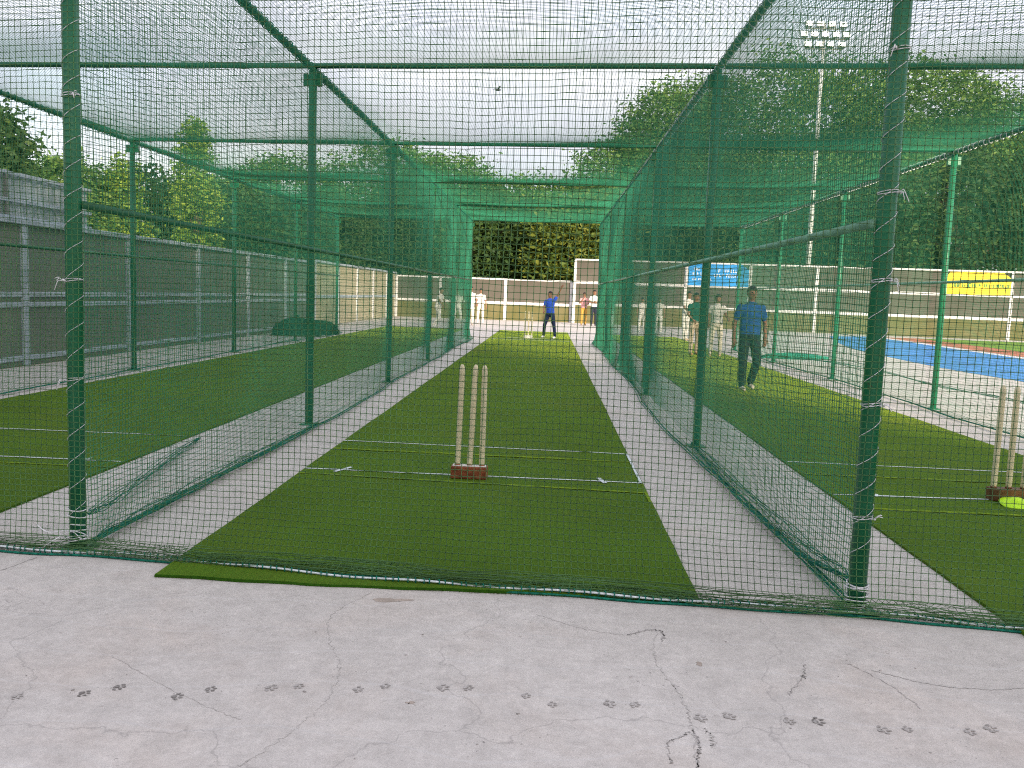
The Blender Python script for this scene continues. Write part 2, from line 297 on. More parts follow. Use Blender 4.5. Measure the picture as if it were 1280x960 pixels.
# paw prints, cracks and stains on the pavement (flat marks, children of the slab)
paw_pts = [(-1.62, 2.58), (-1.429, 2.624), (-1.343, 2.68), (-1.134, 2.636), (-1.05, 2.698), (-0.863, 2.732), (-0.777, 2.754), (-0.58, 2.753), (-0.496, 2.787), (-0.305, 2.798), (-0.221, 2.808), (-0.027, 2.772), (0.059, 2.719), (0.244, 2.746), (0.327, 2.75), (0.526, 2.68), (0.621, 2.702), (0.807, 2.691), (0.9, 2.701), (1.091, 2.666), (1.17, 2.68), (1.365, 2.686), (1.441, 2.715)]
def blob(cx, cy, a, b, rot, n=9):
    ph = random.random() * 6; return [(cx + math.cos(rot) * a * math.cos(t) * k - math.sin(rot) * b * math.sin(t) * k, cy + math.sin(rot) * a * math.cos(t) * k + math.cos(rot) * b * math.sin(t) * k)
        for t, k in ((2 * math.pi * i / n, 1 + .18 * math.sin(3 * 2 * math.pi * i / n + ph)) for i in range(n))]
for i, (px, py) in enumerate(paw_pts):
    V = []; F = []; dirn = rad(8 + random.uniform(-30, 30)); s = random.uniform(.74, 1.05) * 0.80
    def put(lx, ly, a, b, r):
        x = px + s * (math.cos(dirn) * lx - math.sin(dirn) * ly); y = py + s * (math.sin(dirn) * lx + math.cos(dirn) * ly)
        o = len(V); V.extend((p[0], p[1], .0022) for p in blob(x, y, a * s, b * s, dirn + r)); F.append(tuple(range(o, len(V))))
    put(-.008, 0, .012, .016, 0)                                              # heel pad
    for lx, ly, r in ((.002, -.026, -.5), (.020, -.012, -.15), (.022, .010, .15), (.006, .026, .5)): put(lx, ly, .0105, .007, r)
    for q in range(random.randint(0, 3)): put(random.uniform(-.06, .05), random.uniform(-.03, .03), .003, .002, 0)
    link('paw_print', mesh_from(V, F), M['paw'] if i in (1, 2, 3, 4, 18) else M['paw2'], slab)
def crack(pts, w, m, jag=.012, name='crack'):
    P = smooth_curve(pts, 14 * len(pts)); n = len(P); V = []; F = []
    P = P + RNG.normal(0, jag * .45, P.shape)
    for i in range(n):
        d = P[min(i + 1, n - 1)] - P[max(i - 1, 0)]; d /= (np.hypot(*d) + 1e-9); q = np.array([-d[1], d[0]]) * w * random.uniform(.25, 1.0) / 2
        V += [(*(P[i] + q), .0014), (*(P[i] - q), .0014)]
    F = [(2 * i, 2 * i + 1, 2 * i + 3, 2 * i + 2) for i in range(n - 1)]
    link(name, mesh_from(V, F), m, slab)
crack([(-0.718, 3.69), (-0.819, 3.388), (-0.769, 3.147), (-0.681, 2.943), (-0.655, 2.756), (-0.671, 2.587), (-0.729, 2.407), (-0.793, 2.257)], .003, M['crack2'])
crack([(0.483, 3.451), (0.442, 3.153), (0.465, 2.952), (0.49, 2.844), (0.494, 2.666), (0.488, 2.54), (0.464, 2.3)], .004, M['crack2'])
crack([(0.494, 2.60), (0.500, 2.54), (0.492, 2.48), (0.478, 2.42), (0.472, 2.3)], .007, M['crack'], .008)
crack([(0.482, 2.588), (0.44, 2.545), (0.405, 2.508), (0.397, 2.395)], .005, M['crack'], .008)
crack([(0.53, 2.62), (0.545, 2.55), (0.535, 2.50)], .004, M['crack2'])
crack([(1.154, 3.17), (1.239, 3.013), (1.277, 2.837)], .004, M['crack'], .008)
crack([(1.224, 3.123), (1.385, 3.03), (1.567, 3.007), (1.72, 3.038)], .007, M['crack2'], .006)
crack([(-2.46, 3.68), (-2.40, 3.74), (-2.359, 3.935)], .006, M['crack'], .006)
crack([(0.987, 3.15), (0.96, 3.06), (0.933, 3.008), (0.856, 2.875)], .004, M['crack'], .012)
crack([(-1.48, 2.911), (-1.112, 2.645), (-0.883, 2.511)], .003, M['crack2'], .006)
crack([(.36, 3.34), (.44, 3.40), (.50, 3.40), (.49, 3.30)], .008, M['crack'], .01)
crack([(.0, 3.52), (.18, 3.39), (.34, 3.34)], .004, M['crack2'], .006)
M['stain'] = mat('tan_dirt_stain', (0.43, 0.36, 0.305), .9, .1, var=.12, vscale=12)
for cx, cy, a, b, r in ((-.62, 3.60, .085, .022, .1), (-.39, 2.68, .012, .008, 0), (.60, 3.10, .012, .02, 0)):
    P2 = [(x + random.uniform(-.006, .006), y + random.uniform(-.004, .004)) for x, y in blob(cx, cy, a, b, r, 18)]; link('stain', mesh_from([(x, y, .0010) for x, y in P2], [tuple(range(18))]), M['stain'], slab)
debris = []
for k in range(46):
    x = random.uniform(-2.4, 2.1); y = random.uniform(2.3, 3.6); s = random.uniform(.002, .006)
    debris.append(box_data((x, y, s * .3), (s * random.uniform(1, 2.6), s, s * .6), Matrix.Rotation(random.uniform(0, 3), 3, 'Z')))
tag(link('grit', mesh_from(*join(debris)), M['crack'], slab), kind='stuff')

# ------------------------------------------------------------------ lane geometry
XL, XR, XLL, XRR, H, S = -2.2478, 1.3812, -6.0887, 5.1047, 3.2866, 4.1506
LINES = {'LL': (XLL, 12.7296 - 2 * S), 'L': (XL, 4.1029), 'R': (XR, 3.7565), 'RR': (XRR, 11.7052 - 2 * S)}
NB = 5
def Y0(k): return LINES[k][1]

# frame: one welded green pipe cage
frame = empty('cage_frame', (0, 4, 0), 0, 'green painted steel pipe frame of the three cricket practice lanes', 'frame')
def fpart(name, me, m, parent=frame):
    o = link(name, me, m, None); o.parent = parent
    o.matrix_parent_inverse = Matrix.Translation(-parent.location) if parent is frame else Matrix.Identity(4)
    return o
def at(o, p): o.location = Vector(p); return o
post_r = .038
post_me = tube_mesh([(0, 0, 0), (0, 0, H)], post_r, 16); plate_me = bevel_box((.15, .15, .012), .003); clamp_me = bevel_box((.05, .035, .11), .006)
for k, (x, y0) in LINES.items():
    for i in range(NB + 1):
        y = y0 + i * S
        p = at(fpart('post', post_me, M['post']), (x, y, 0))
        at(link('base_plate', plate_me, M['post'], p), (0, 0, .007))
        if i:
            for s in (-1, 1): at(link('clamp', clamp_me, M['post'], p), (s * .062, 0, H - .085))
    at(fpart('roof_rail', tube_mesh([(0, 0, 0), (0, NB * S, 0)], .027, 12), M['rail']), (x, y0, H + .02))
    at(fpart('mid_rail', tube_mesh([(0, 0, 0), (0, NB * S, 0)], .019, 10), M['rail_lit' if k in ('R', 'RR') else 'rail']), (x + (.05 if k in ('L', 'LL') else -.05), y0, 1.655))
ks = ['LL', 'L', 'R', 'RR']
for i in range(NB + 1):
    for a, b in zip(ks[:-1], ks[1:]):
        fpart('cross_bar', tube_mesh([(LINES[a][0], Y0(a) + i * S, H + .045), (LINES[b][0], Y0(b) + i * S, H + .045)], .025, 10), M['rail'])

# ------------------------------------------------------------------ nets
CELL = 0.0285
def lowfreq(a, b, seed, amp, f=1.0):
    r = np.random.default_rng(seed); o = 0
    for k in range(5):
        w1, w2, p = r.uniform(.3, 2.4) * f, r.uniform(.3, 2.4) * f, r.uniform(0, 6.28); o = o + np.sin(a * w1 + b * w2 + p) * r.uniform(.4, 1)
    return amp * o / 2.2
def strings(fn, nu, nv, su, sv, r, eu, ev):
    """fn(U,V)->xyz over cell indices; eu/ev = (e1,e2) frames across the strings running along u / along v"""
    Vs = []; Qs = []; base = 0; ang = np.array([0, 2 * np.pi / 3, 4 * np.pi / 3]) + .5
    for fam in (0, 1):
        if fam == 0:   # strings along v (columns)
            a = np.arange(nu + 1, dtype=float); b = np.unique(np.append(np.arange(0, nv, sv), nv)).astype(float); A, B = np.meshgrid(a, b, indexing='ij'); P = fn(A, B); e1, e2 = ev
        else:
            a = np.arange(nv + 1, dtype=float); b = np.unique(np.append(np.arange(0, nu, su), nu)).astype(float); A, B = np.meshgrid(a, b, indexing='ij'); P = fn(B, A); e1, e2 = eu
        n, m = A.shape; offs = r * (np.cos(ang)[:, None] * np.array(e1)[None] + np.sin(ang)[:, None] * np.array(e2)[None])
        V = P[:, :, None, :] + offs[None, None]
        idx = base + np.arange(n * m * 3).reshape(n, m, 3); nx = np.roll(idx, -1, axis=2)
        Q = np.stack([idx[:, :-1], nx[:, :-1], nx[:, 1:], idx[:, 1:]], -1).reshape(-1, 4)
        Vs.append(V.reshape(-1, 3)); Qs.append(Q); base += n * m * 3
    return np.concatenate(Vs), np.concatenate(Qs)
X3, Y3, Z3 = (1, 0, 0), (0, 1, 0), (0, 0, 1)
# front net
fx0, fx1 = XLL - .02, XRR + .02
def yfront(x): return 4.1029 + (x - XL) * (3.7565 - 4.1029) / (XR - XL) - .048
FN_U = int((fx1 - fx0) / CELL); FN_EXT = .55; FN_V = int((H + FN_EXT) / CELL)
def fn_front(U, V):
    s = V * CELL + 0.0                                   # distance down from the top rail
    x = fx0 + U * CELL + lowfreq(U * .05, V * .05, 3, .012, 1.3) + lowfreq(U * .3, V * .25, 31, .0022, 1.2)
    zz = H - s * (H - .06) / (H - .10) + lowfreq(U * .05, V * .06, 4, .013, 1.2) + lowfreq(U * .3, V * .25, 41, .0022, 1.2)
    t = np.clip((s - (H - .30)) / .30, 0, 1)             # the lowest 30 cm leans out to the ground rope
    y = yfront(x) - .085 * t ** 1.5 + lowfreq(U * .03, V * .03, 5, .012)
    x = x + .03 * t * np.sin(x * 2.1 + .6)
    # slack lying behind the rope in loose folds
    q = np.clip((s - H + .10) / (FN_EXT + .10), 0, 1)
    fold = (s > H - .10)
    zf = .008 + .052 * (1 - q) ** 3 + .022 * np.abs(np.sin(q * 17 + x * 3 + .6 * np.sin(x * 11)))
    yf = yfront(x) - .085 + (.15 * np.abs(np.sin(q * 8.0 + .5 * np.sin(x * 4.1))) + .02 * np.sin(x * 5.3)) * np.minimum(1, q * 6) * (1 - q) ** .5
    x = np.where(fold, x + .02 * np.sin(q * 12 + x * 6), x)
    z = np.where(fold, zf, np.maximum(zz, .06)); y = np.where(fold, yf, y)
    return np.stack([x, y, z], -1)
front = empty('front_net', (0, 3.9, 0), 0, 'large green net hung across the front of all three lanes', 'net')
def npart(name, me, m, root, kind=None):
    o = link(name, me, m, root); o.matrix_parent_inverse = Matrix.Translation(-root.location)
    if kind: o['kind'] = kind
    return o
V, Q = strings(fn_front, FN_U, FN_V, 3, 3, .0017, (Y3, Z3), (X3, Y3))
npart('netting', quads_mesh(V, Q), M['netf'], front, 'stuff')
# knots where the front net's strings cross (only the stretch the eye can resolve)
U = np.arange(int((-3.2 - fx0) / CELL), int((2.7 - fx0) / CELL)); Vv = np.arange(8, int((H - .1) / CELL)); A, B = np.meshgrid(U, Vv, indexing='ij')
K = fn_front(A.astype(float), B.astype(float)).reshape(-1, 3); r = .0031
# snap knots to the coarse polylines: evaluate the same 3-cell interpolation along v
B0 = np.floor(B / 3) * 3; f = ((B - B0) / 3)[..., None]; K = (fn_front(A.astype(float), B0) * (1 - f) + fn_front(A.astype(float), B0 + 3.) * f).reshape(-1, 3)
O = np.array([(r, 0, 0), (-r, 0, 0), (0, r, 0), (0, -r, 0), (0, 0, r), (0, 0, -r)]); KV = (K[:, None] + O[None]).reshape(-1, 3)
T = np.array([(0, 2, 4), (2, 1, 4), (1, 3, 4), (3, 0, 4), (2, 0, 5), (1, 2, 5), (3, 1, 5), (0, 3, 5)]); KQ = (np.arange(len(K))[:, None, None] * 6 + T[None]).reshape(-1, 3)
M['knot'] = mat('dark_green_knot', (0.012, 0.035, 0.022), .8, .1)
npart('knot', quads_mesh(KV, KQ), M['knot'], front, 'stuff')
# ground rope with the net laced round it
rope_px = smooth_curve([(-6.1, 4.37), (-4.2, 4.17), (-2.584, 4.016), (-2.184, 4.001), (-1.79, 3.975), (-0.839, 3.835), (0.03, 3.777), (0.723, 3.723), (1.331, 3.690), (2.012, 3.593), (3.4, 3.46), (5.1, 3.30)], 220)
npart('ground_rope', tube_mesh([(x, y - .012, .022 + .004 * math.sin(x * 9)) for x, y in rope_px], .0050, 8), M['rope'], front)
npart('hem_cord', tube_mesh([(x, y - .026 + .006 * math.sin(x * 11), .007) for x, y in rope_px], .0055, 6), M['hem'], front)
npart('hem_cord', tube_mesh([(x, y + .028 + .008 * math.sin(x * 8), .012) for x, y in rope_px], .0050, 6), M['hem'], front)
lp = []; step = np.cumsum(np.hypot(*np.diff(rope_px, axis=0).T)); tot = step[-1]
for k in range(int(tot / .034)):
    d = k * .034 + random.uniform(-.008, .008); i = int(np.searchsorted(step, d)); x, y = rope_px[min(i + 1, len(rope_px) - 1)]
    x = np.interp(d, np.r_[0, step], rope_px[:, 0]); y = np.interp(d, np.r_[0, step], rope_px[:, 1]); z = .022 + .004 * math.sin(x * 9); y -= .012
    lp.append(tube([(x + .010 * math.sin(a * .5), y + .0118 * math.cos(a), z + .0118 * math.sin(a)) for a in np.linspace(0, 6.0, 8)], .0026, 4, cap=False))
npart('lacing_loop', mesh_from(*join(lp)), M['hem'], front, 'stuff')
# white twine lacing round the two front posts, with ties
def helix(x, y, z0, z1, pitch, r, wob=0.25, seed=1, n=14):
    rr = random.Random(seed); pts = []; turns = (z1 - z0) / pitch; N_ = int(turns * n)
    ph = [rr.uniform(-.5, .5) for _ in range(int(turns) + 3)]
    for i in range(N_ + 1):
        a = 2 * math.pi * i / n; k = i / n; w = ph[int(k)] * (1 - k % 1) + ph[int(k) + 1] * (k % 1)
        pts.append((x + r * math.cos(a), y + r * math.sin(a), z0 + pitch * (k + wob * w) + .012 * math.cos(a)))
    return pts
def coil(x, y, zs, r, tw): return [tube([(x + r * math.cos(a), y + r * math.sin(a), z + .006 * math.sin(a * 1.3 + i)) for a in np.linspace(0, 2 * math.pi, 15)], tw, 5, cap=False) for i, z in enumerate(zs)]
npart('twine_lacing', tube_mesh(helix(XL, 4.1029, .10, H - .05, .125, .0410, seed=3), .0014, 5), M['twine'], front)
npart('twine_lacing', tube_mesh(helix(XR, 3.7565, .20, H - .05, .125, .0410, seed=5), .0015, 5), M['twine'], front)
npart('twine_coil', mesh_from(*join(coil(XL, 4.1029, (.05, .095, .125, .165, .20), .0425, .0030))), M['twine'], front)
npart('twine_coil', mesh_from(*join(coil(XR, 3.7565, (.020, .034, .05, .10, .115, .122), .0450, .0028) + coil(XR, 3.7565, (.03, .07, .105), .0480, .0024))), M['twine'], front)
def tie(x, y, z, s=1, seed=0):
    rr = random.Random(seed); parts = coil(x, y, (z, z + .006), .0425, .0019)
    kx, ky = x + s * .03, y - .036
    parts.append(tube([(kx - .008, ky, z), (kx, ky - .008, z + .004), (kx + .009, ky, z - .002)], .005, 6))
    for q in range(3):
        a = rr.uniform(-.6, .6); ln = rr.uniform(.015, .038); up_ = rr.uniform(-.05, .03)
        parts.append(tube([(kx, ky - .006, z), (kx + s * ln * .5, ky - .02, z + .012 + up_ * .3), (kx + s * ln * math.cos(a), ky - .025, z + up_)], .0016, 5))
    npart('twine_tie', mesh_from(*join(parts), True), M['twine'], front)
for z, s, sd in ((.062, -1, 1), (1.30, -1, 2), (.83, -1, 3), (2.15, 1, 4)): tie(XL, 4.1029, z, s, sd)
for z, s, sd in ((.415, 1, 5), (.90, 1, 6), (1.42, 1, 7), (1.78, 1, 8), (2.35, -1, 9)): tie(XR, 3.7565, z, s, sd)
# bow loop at the foot of the left post
bow = [(XL - .16, 4.03, .13), (XL - .10, 4.02, .10), (XL - .02, 4.045, .105), (XL + .06, 4.04, .095), (XL + .085, 4.04, .075), (XL + .05, 4.04, .068), (XL, 4.045, .10), (XL - .06, 4.02, .07), (XL - .11, 4.0, .035)]
npart('twine_tie', tube_mesh([(p[0], p[1], p[2]) for p in smooth_curve([b for b in bow], 60)], .0022, 6), M['twine'], front)

# side nets
def side_net(key, label, sgn, lift, seed):
    x0, y0 = LINES[key]; nu = int(NB * S / CELL); ext = .16; nv = int((H + ext) / CELL)
    root = empty('side_net', (x0, y0, 0), 0, label, 'net', 'nets along the sides of the lanes')
    def fn(U, V):
        s = V * CELL; y = y0 + U * CELL + lowfreq(U * .05, V * .05, seed, .018, 1.2) + .02 * np.clip((s - 2.4), 0, 1) * np.sin(U * .045)
        bay = np.abs(np.sin(np.pi * (y - y0) / S))
        zz = H - s * (H - lift - .05) / (H - .02) + lowfreq(U * .04, V * .05, seed + 1, .020, 1.1)
        tt = np.clip(s / H, 0, 1)
        x = x0 + sgn * .045 + sgn * bay * (.05 * np.sin(np.pi * np.clip(s / 1.64, 0, 1)) + .07 * np.sin(np.pi * np.clip((s - 1.64) / 1.65, 0, 1))) + lowfreq(U * .02, V * .03, seed + 2, .02)
        q = np.clip((s - (H - .25)) / .25, 0, 1); x = x + sgn * .06 * q ** 2 * (1 + .6 * np.sin(U * .021 + seed))
        fold = s > H - .02; qq = np.clip((s - H + .02) / (ext + .02), 0, 1)
        z = np.where(fold, lift + .014 + .03 * (1 - qq) + .012 * np.abs(np.sin(qq * 7 + U * .03)), np.maximum(zz, lift + .03))
        x = np.where(fold, x + sgn * .03 * np.sin(qq * 6 + U * .015), x)
        return np.stack([x, y, z], -1)
    V, Q = strings(fn, nu, nv, 8, 7, .0016, (X3, Z3), (X3, Y3))
    npart('netting', quads_mesh(V, Q), M['net'], root, 'stuff')
    u = np.linspace(0, nu, 160); P = fn(u, np.full_like(u, nv - 1.0))
    for d, rr in ((0.0, .0062), (.028, .0048)):
        npart('hem_rope', tube_mesh([(p[0] + sgn * (d + .008 * math.sin(p[1] * 3)), p[1], max(.008, p[2] - .004)) for p in P], rr, 6), M['hem'], root)
    top = [(x0 + .036 * math.cos(a), t, H + .02 + .036 * math.sin(a)) for i, (a, t) in enumerate((k * .7, k * .7 / (2 * math.pi) * .13) for k in range(int(NB * S / .13 * 2 * math.pi / .7)))]
    npart('rail_lacing', tube_mesh([(p[0], y0 + p[1], p[2]) for p in top], .0052, 4, cap=False), M['twine'] if key in ('R', 'RR') else M['hem'], root)
    return root, fn
nL, fnL = side_net('L', 'long green net on the left side of the middle lane', 1, 0, 11)
nR, fnR = side_net('R', 'long green net on the right side of the middle lane', -1, 0, 23)
nLL, fnLL = side_net('LL', 'long green net by the left wall, outer side of the left lane', 1, 0, 37)
nRR, fnRR = side_net('RR', 'long green net beside the blue track, outer side of the right lane', -1, 0, 53)
# gathered slack of the left middle net, a fold running along the floor
def gather(root, pts, n=7, spread=.05, m='hem'):
    P = smooth_curve(pts, 60); parts = []
    for k in range(n):
        ph = random.uniform(0, 6); a = random.uniform(-1, 1) * spread
        w = np.sin(np.linspace(0, np.pi, len(P))) ** .6
        parts.append(tube([(p[0] + w[i] * (a + .02 * math.sin(i * .25 + ph)), p[1], max(.006, p[2] + w[i] * abs(a) * .6 + .01 * math.sin(i * .31 + ph * 2))) for i, p in enumerate(P)], .0024, 4))
    npart('gathered_fold', mesh_from(*join(parts)), M[m], root, 'stuff')
gather(nL, [(-2.27, 4.25, .14), (-2.40, 4.6, .06), (-2.50, 5.05, .035), (-2.62, 5.7, .03), (-2.88, 7.2, .015)], 10, .045)
gather(nL, [(-2.20, 4.2, .03), (-2.19, 5.0, .02), (-2.17, 6.4, .02), (-2.14, 8.2, .02)], 14, .05)
gather(nR, [(1.38, 3.86, .10), (1.36, 4.3, .05), (1.33, 5.0, .03), (1.33, 6.3, .02), (1.35, 8.0, .02)], 18, .07)
gather(nRR, [(5.16, 7.5, .30), (5.20, 10.0, .33), (5.15, 12, .30), (5.2, 14.5, .32), (5.16, 17, .25), (5.2, 20, .1)], 7, .03)

# roof nets
def roof_net(ka, kb, label, seed):
    xa, ya = LINES[ka]; xb, yb = LINES[kb]; w = xb - xa; nu = int(w / CELL); nv = int(NB * S / CELL)
    root = empty('roof_net', ((xa + xb) / 2, ya, H), 0, label, 'net', 'nets roofing the lanes')
    def fn(U, V):
        tx = U / nu; x = xa + tx * w + lowfreq(U * .05, V * .05, seed, .010, 1.2); y = ya + (yb - ya) * tx + V * CELL + lowfreq(U * .05, V * .05, seed + 1, .010, 1.2)
        bay = np.abs(np.sin(np.pi * V * CELL / S)); z = H + .035 - (.15 + lowfreq(U * .004, V * .012, seed + 5, .05)) * bay ** .8 * np.sin(np.pi * np.clip(tx, 0, 1)) ** .6 + lowfreq(U * .03, V * .03, seed + 2, .015)
        return np.stack([x, y, z], -1)
    V, Q = strings(fn, nu, nv, 9, 9, .0015, (Y3, Z3), (X3, Z3))
    npart('netting', quads_mesh(V, Q), M['net'], root, 'stuff')
roof_net('LL', 'L', 'green net stretched as roof over the left lane', 61)
roof_net('L', 'R', 'green net stretched as roof over the middle lane', 71)
roof_net('R', 'RR', 'green net stretched as roof over the right lane', 83)

# ------------------------------------------------------------------ turf mats with crease lines
def turf_mat(x0, x1, ya, yb, label, creases, rot=0.0):
    xm = (x0 + x1) / 2; root = empty('turf_mat', (xm, ya, 0), rot, label, 'mat', 'turf mats laid in the lanes')
    w = x1 - x0; ln = yb - ya; nx, ny = 24, 90; T = .014
    bm = bmesh.new(); grid = []
    for j in range(ny + 1):
        row = []
        for i in range(nx + 1):
            u = i / nx; x = -w / 2 + u * w; y = ln * (j / ny) ** 1.3
            if i in (0, nx): x += .003 * math.sin(y * 1.3 + i) + .0015 * math.sin(y * 9)
            if j == 0: y += -.055 * u * 0 + .012 * math.sin(x * 3.1) + .005 * math.sin(x * 17)
            row.append(bm.verts.new((x, y, T + .0015 * math.sin(x * 5 + y * 3))))
        grid.append(row)
    for j in range(ny):
        for i in range(nx): bm.faces.new((grid[j][i], grid[j][i + 1], grid[j + 1][i + 1], grid[j + 1][i]))
    edge = [grid[0][i] for i in range(nx + 1)] + [grid[j][nx] for j in range(1, ny + 1)] + [grid[ny][i] for i in range(nx - 1, -1, -1)] + [grid[j][0] for j in range(ny - 1, 0, -1)]
    low = [bm.verts.new((v.co.x * 1.001, v.co.y, .001)) for v in edge]
    for k in range(len(edge)):
        a, b = edge[k], edge[(k + 1) % len(edge)]; bm.faces.new((low[k], low[(k + 1) % len(edge)], b, a))
    me = bpy.data.meshes.new('m'); bm.to_mesh(me); bm.free()
    link('pile', me, M['turf'], root)
    # frayed fibres along the front edge
    fib = []
    for k in range(900):
        x = random.uniform(-w / 2, w / 2); h = random.uniform(.006, .020); dx = random.uniform(-.008, .008)
        fib.append(([(x - .0012, -.001, .002), (x + .0012, -.001, .002), (x + dx, -random.uniform(.002, .016), h)], [(0, 1, 2)]))
    tag(link('frayed_edge', mesh_from(*join(fib)), M['turf'], root), kind='stuff')
    for name, xs, y, wd, m in creases:
        a, b = xs; n = 30; wv = lambda q: .004 * math.sin(q * 7 + wd * 90)
        V = []
        for i in range(n + 1):
            q = i / n; xx = a + (b - a) * q - xm; yc = (y if not isinstance(y, tuple) else y[0] + (y[1] - y[0]) * q) - ya + wv(xx)
            ww = wd * (1 + .25 * math.sin(i * 1.7)) / 2; V += [(xx, yc - ww, T + .0045), (xx, yc + ww, T + .0045)]
        link(name, mesh_from(V, [(2 * i, 2 * i + 2, 2 * i + 3, 2 * i + 1) for i in range(n)]), M[m], root)
    return root, T, xm, ya
def ticks(root, T, xm, ya, items):
    for (x, y, ang, ln, wd, m, name) in items:
        d = Vector((math.cos(ang), math.sin(ang))) * ln / 2; q = Vector((-d.y, d.x)).normalized() * wd / 2; c = Vector((x - xm, y - ya))
        link(name, mesh_from([(*(c - d - q), T + .006), (*(c + d - q), T + .006), (*(c + d + q), T + .006), (*(c - d + q), T + .006)], [(0, 1, 2, 3)]), M[m], root)
r1 = turf_mat(-1.705, .712, 3.74, 31.4, 'green turf mat down the middle lane with three stumps on it', [
    ('crease_line', (-1.70, .69), (6.15, 6.14), .022, 'paint'), ('crease_line', (-1.70, .68), (7.36, 7.28), .020, 'paint'),
    ('seam_line', (-1.70, .70), (5.99, 5.83), .038, 'yline'), ('seam_line', (-1.70, .69), (6.98, 6.93), .050, 'yline'),
    ('crease_line', (-1.2, .55), (26.2, 26.1), .06, 'paint'), ('crease_line', (-1.6, .65), (25.2, 25.2), .05, 'paint'), ('seam_line', (-1.70, .69), (25.6, 25.6), .05, 'yline')])
ticks(*r1, [(-1.425, 6.16, 1.15, .20, .030, 'paint', 'return_crease'), (.425, 6.16, 1.8, .17, .032, 'paint', 'return_crease'), (.70, 6.70, 1.57, 1.15, .018, 'paint', 'edge_line'), (.70, 5.70, 1.57, .30, .02, 'yline', 'seam_line')])
r2 = turf_mat(-5.75, -3.0, 3.9, 31.2, 'green turf mat in the left lane beside the long grey wall', [
    ('crease_line', (-5.7, -3.02), (6.12, 6.10), .022, 'paint'), ('crease_line', (-5.7, -3.05), (7.24, 7.25), .020, 'paint'), ('seam_line', (-5.7, -3.02), (5.9, 5.9), .022, 'yline')])
ticks(*r2, [(-3.30, 6.12, 1.0, .12, .02, 'paint', 'return_crease')])
r3 = turf_mat(1.985, 4.36, 3.46, 31.0, 'green turf mat in the right lane with a walking man on it', [
    ('crease_line', (2.0, 4.35), (6.04, 6.16), .024, 'paint'), ('crease_line', (2.0, 4.35), (7.24, 7.2), .020, 'paint'),
    ('seam_line', (2.0, 4.35), (5.66, 5.64), .045, 'yline'), ('seam_line', (2.0, 4.35), (6.75, 6.72), .050, 'yline')], rot=-.004)
ticks(*r3, [(2.30, 6.06, 1.2, .09, .022, 'paint', 'return_crease')])

# ------------------------------------------------------------------ stumps
def wicket(label, loc, basemat, leans, topmat=None, gap=.101, stump='stump'):
    root = empty('wicket', loc, 0, label, 'wicket')
    b = link('base', bevel_box((.255, .10, .085), .008, 2), basemat, root, (0, 0, .0425))
    if topmat: link('top_plate', bevel_box((.235, .075, .006), .002), topmat, root, (0, 0, .088))
    prof = [(.0, .018), (.03, .0200), (.60, .0200), (.64, .0188), (.648, .0203), (.68, .0195), (.70, .0145), (.712, .007)]
    for i, ln in enumerate(leans):
        x = (i - 1) * gap
        v, f = tube([(ln[0] * z / .7, ln[1] * z / .7, z) for z, _ in prof], 0, 12, radii=[r for _, r in prof])
        link('stump', mesh_from(v, f, True), M[stump], root, (x, 0, .085))
        link('socket', tube_mesh([(0, 0, 0), (0, 0, .010)], .021, 12), basemat, root, (x, 0, .086))
    return root
zt = .016
wicket('three pale wooden stumps on a red-brown block in the middle lane', (-.510, 6.07, zt), M['base_red'], ((.015, 0, 0), (.022, .02, 0), (0, 0, 0)), M['base_white'], gap=.086)
wicket('three stumps on a brown block at the right edge of the right lane', (3.215, 6.10, zt), M['base_brown'], ((.005, 0, 0), (.0, .0, 0), (.004, 0, 0)), None)
wicket('distant stumps on a white block beside the bowler', (-.574, 26.19, zt), M['base_white'], ((0, 0, 0), (0, 0, 0), (0, 0, 0)), None)
# neon marker disc leaning on the right-hand stump block
prof = [(.0, .052), (.018, .051), (.038, .047), (.050, .038), (.060, .030), (.075, .024), (.105, .011), (.110, .003), (.108, .0), (.094, .006), (.06, .022), (.035, .040), (.0, .046)]
n = 28; V = []; F = []
for z_, (rr, z) in enumerate(prof):
    for k in range(n): t = 2 * math.pi * k / n; V.append((max(rr, .0005) * math.cos(t), max(rr, .0005) * math.sin(t), z))
for j in range(len(prof) - 1):
    for k in range(n): F.append((j * n + k, j * n + (k + 1) % n, (j + 1) * n + (k + 1) % n, (j + 1) * n + k))
disc = empty('marker_disc', (3.20, 5.945, zt), 0, 'neon yellow domed marker disc against the brown stump block', 'marker')
link('dome', mesh_from(V, F, True), M['neon'], disc).rotation_euler = (rad(14), 0, .3)
link('rim', tube_mesh([(.109 * math.cos(t), .109 * math.sin(t), .003) for t in np.linspace(0, 2 * math.pi, 30)], .0035, 6), M['neon'], disc).rotation_euler = (rad(14), 0, .3)
ballo = empty('cricket_ball', (1.78, 31.6, .037), 0, 'small red ball lying on the far pavement by the right net', 'ball')
bm = bmesh.new(); bmesh.ops.create_uvsphere(bm, u_segments=16, v_segments=10, radius=.05); me = bpy.data.meshes.new('m'); bm.to_mesh(me); bm.free(); link('leather_cover', me, M['ball'], ballo, (0, 0, .014))
link('seam', tube_mesh([(.050 * math.cos(t), .050 * math.sin(t), .014) for t in np.linspace(0, 2 * math.pi, 24)], .003, 5), M['twine'], ballo)

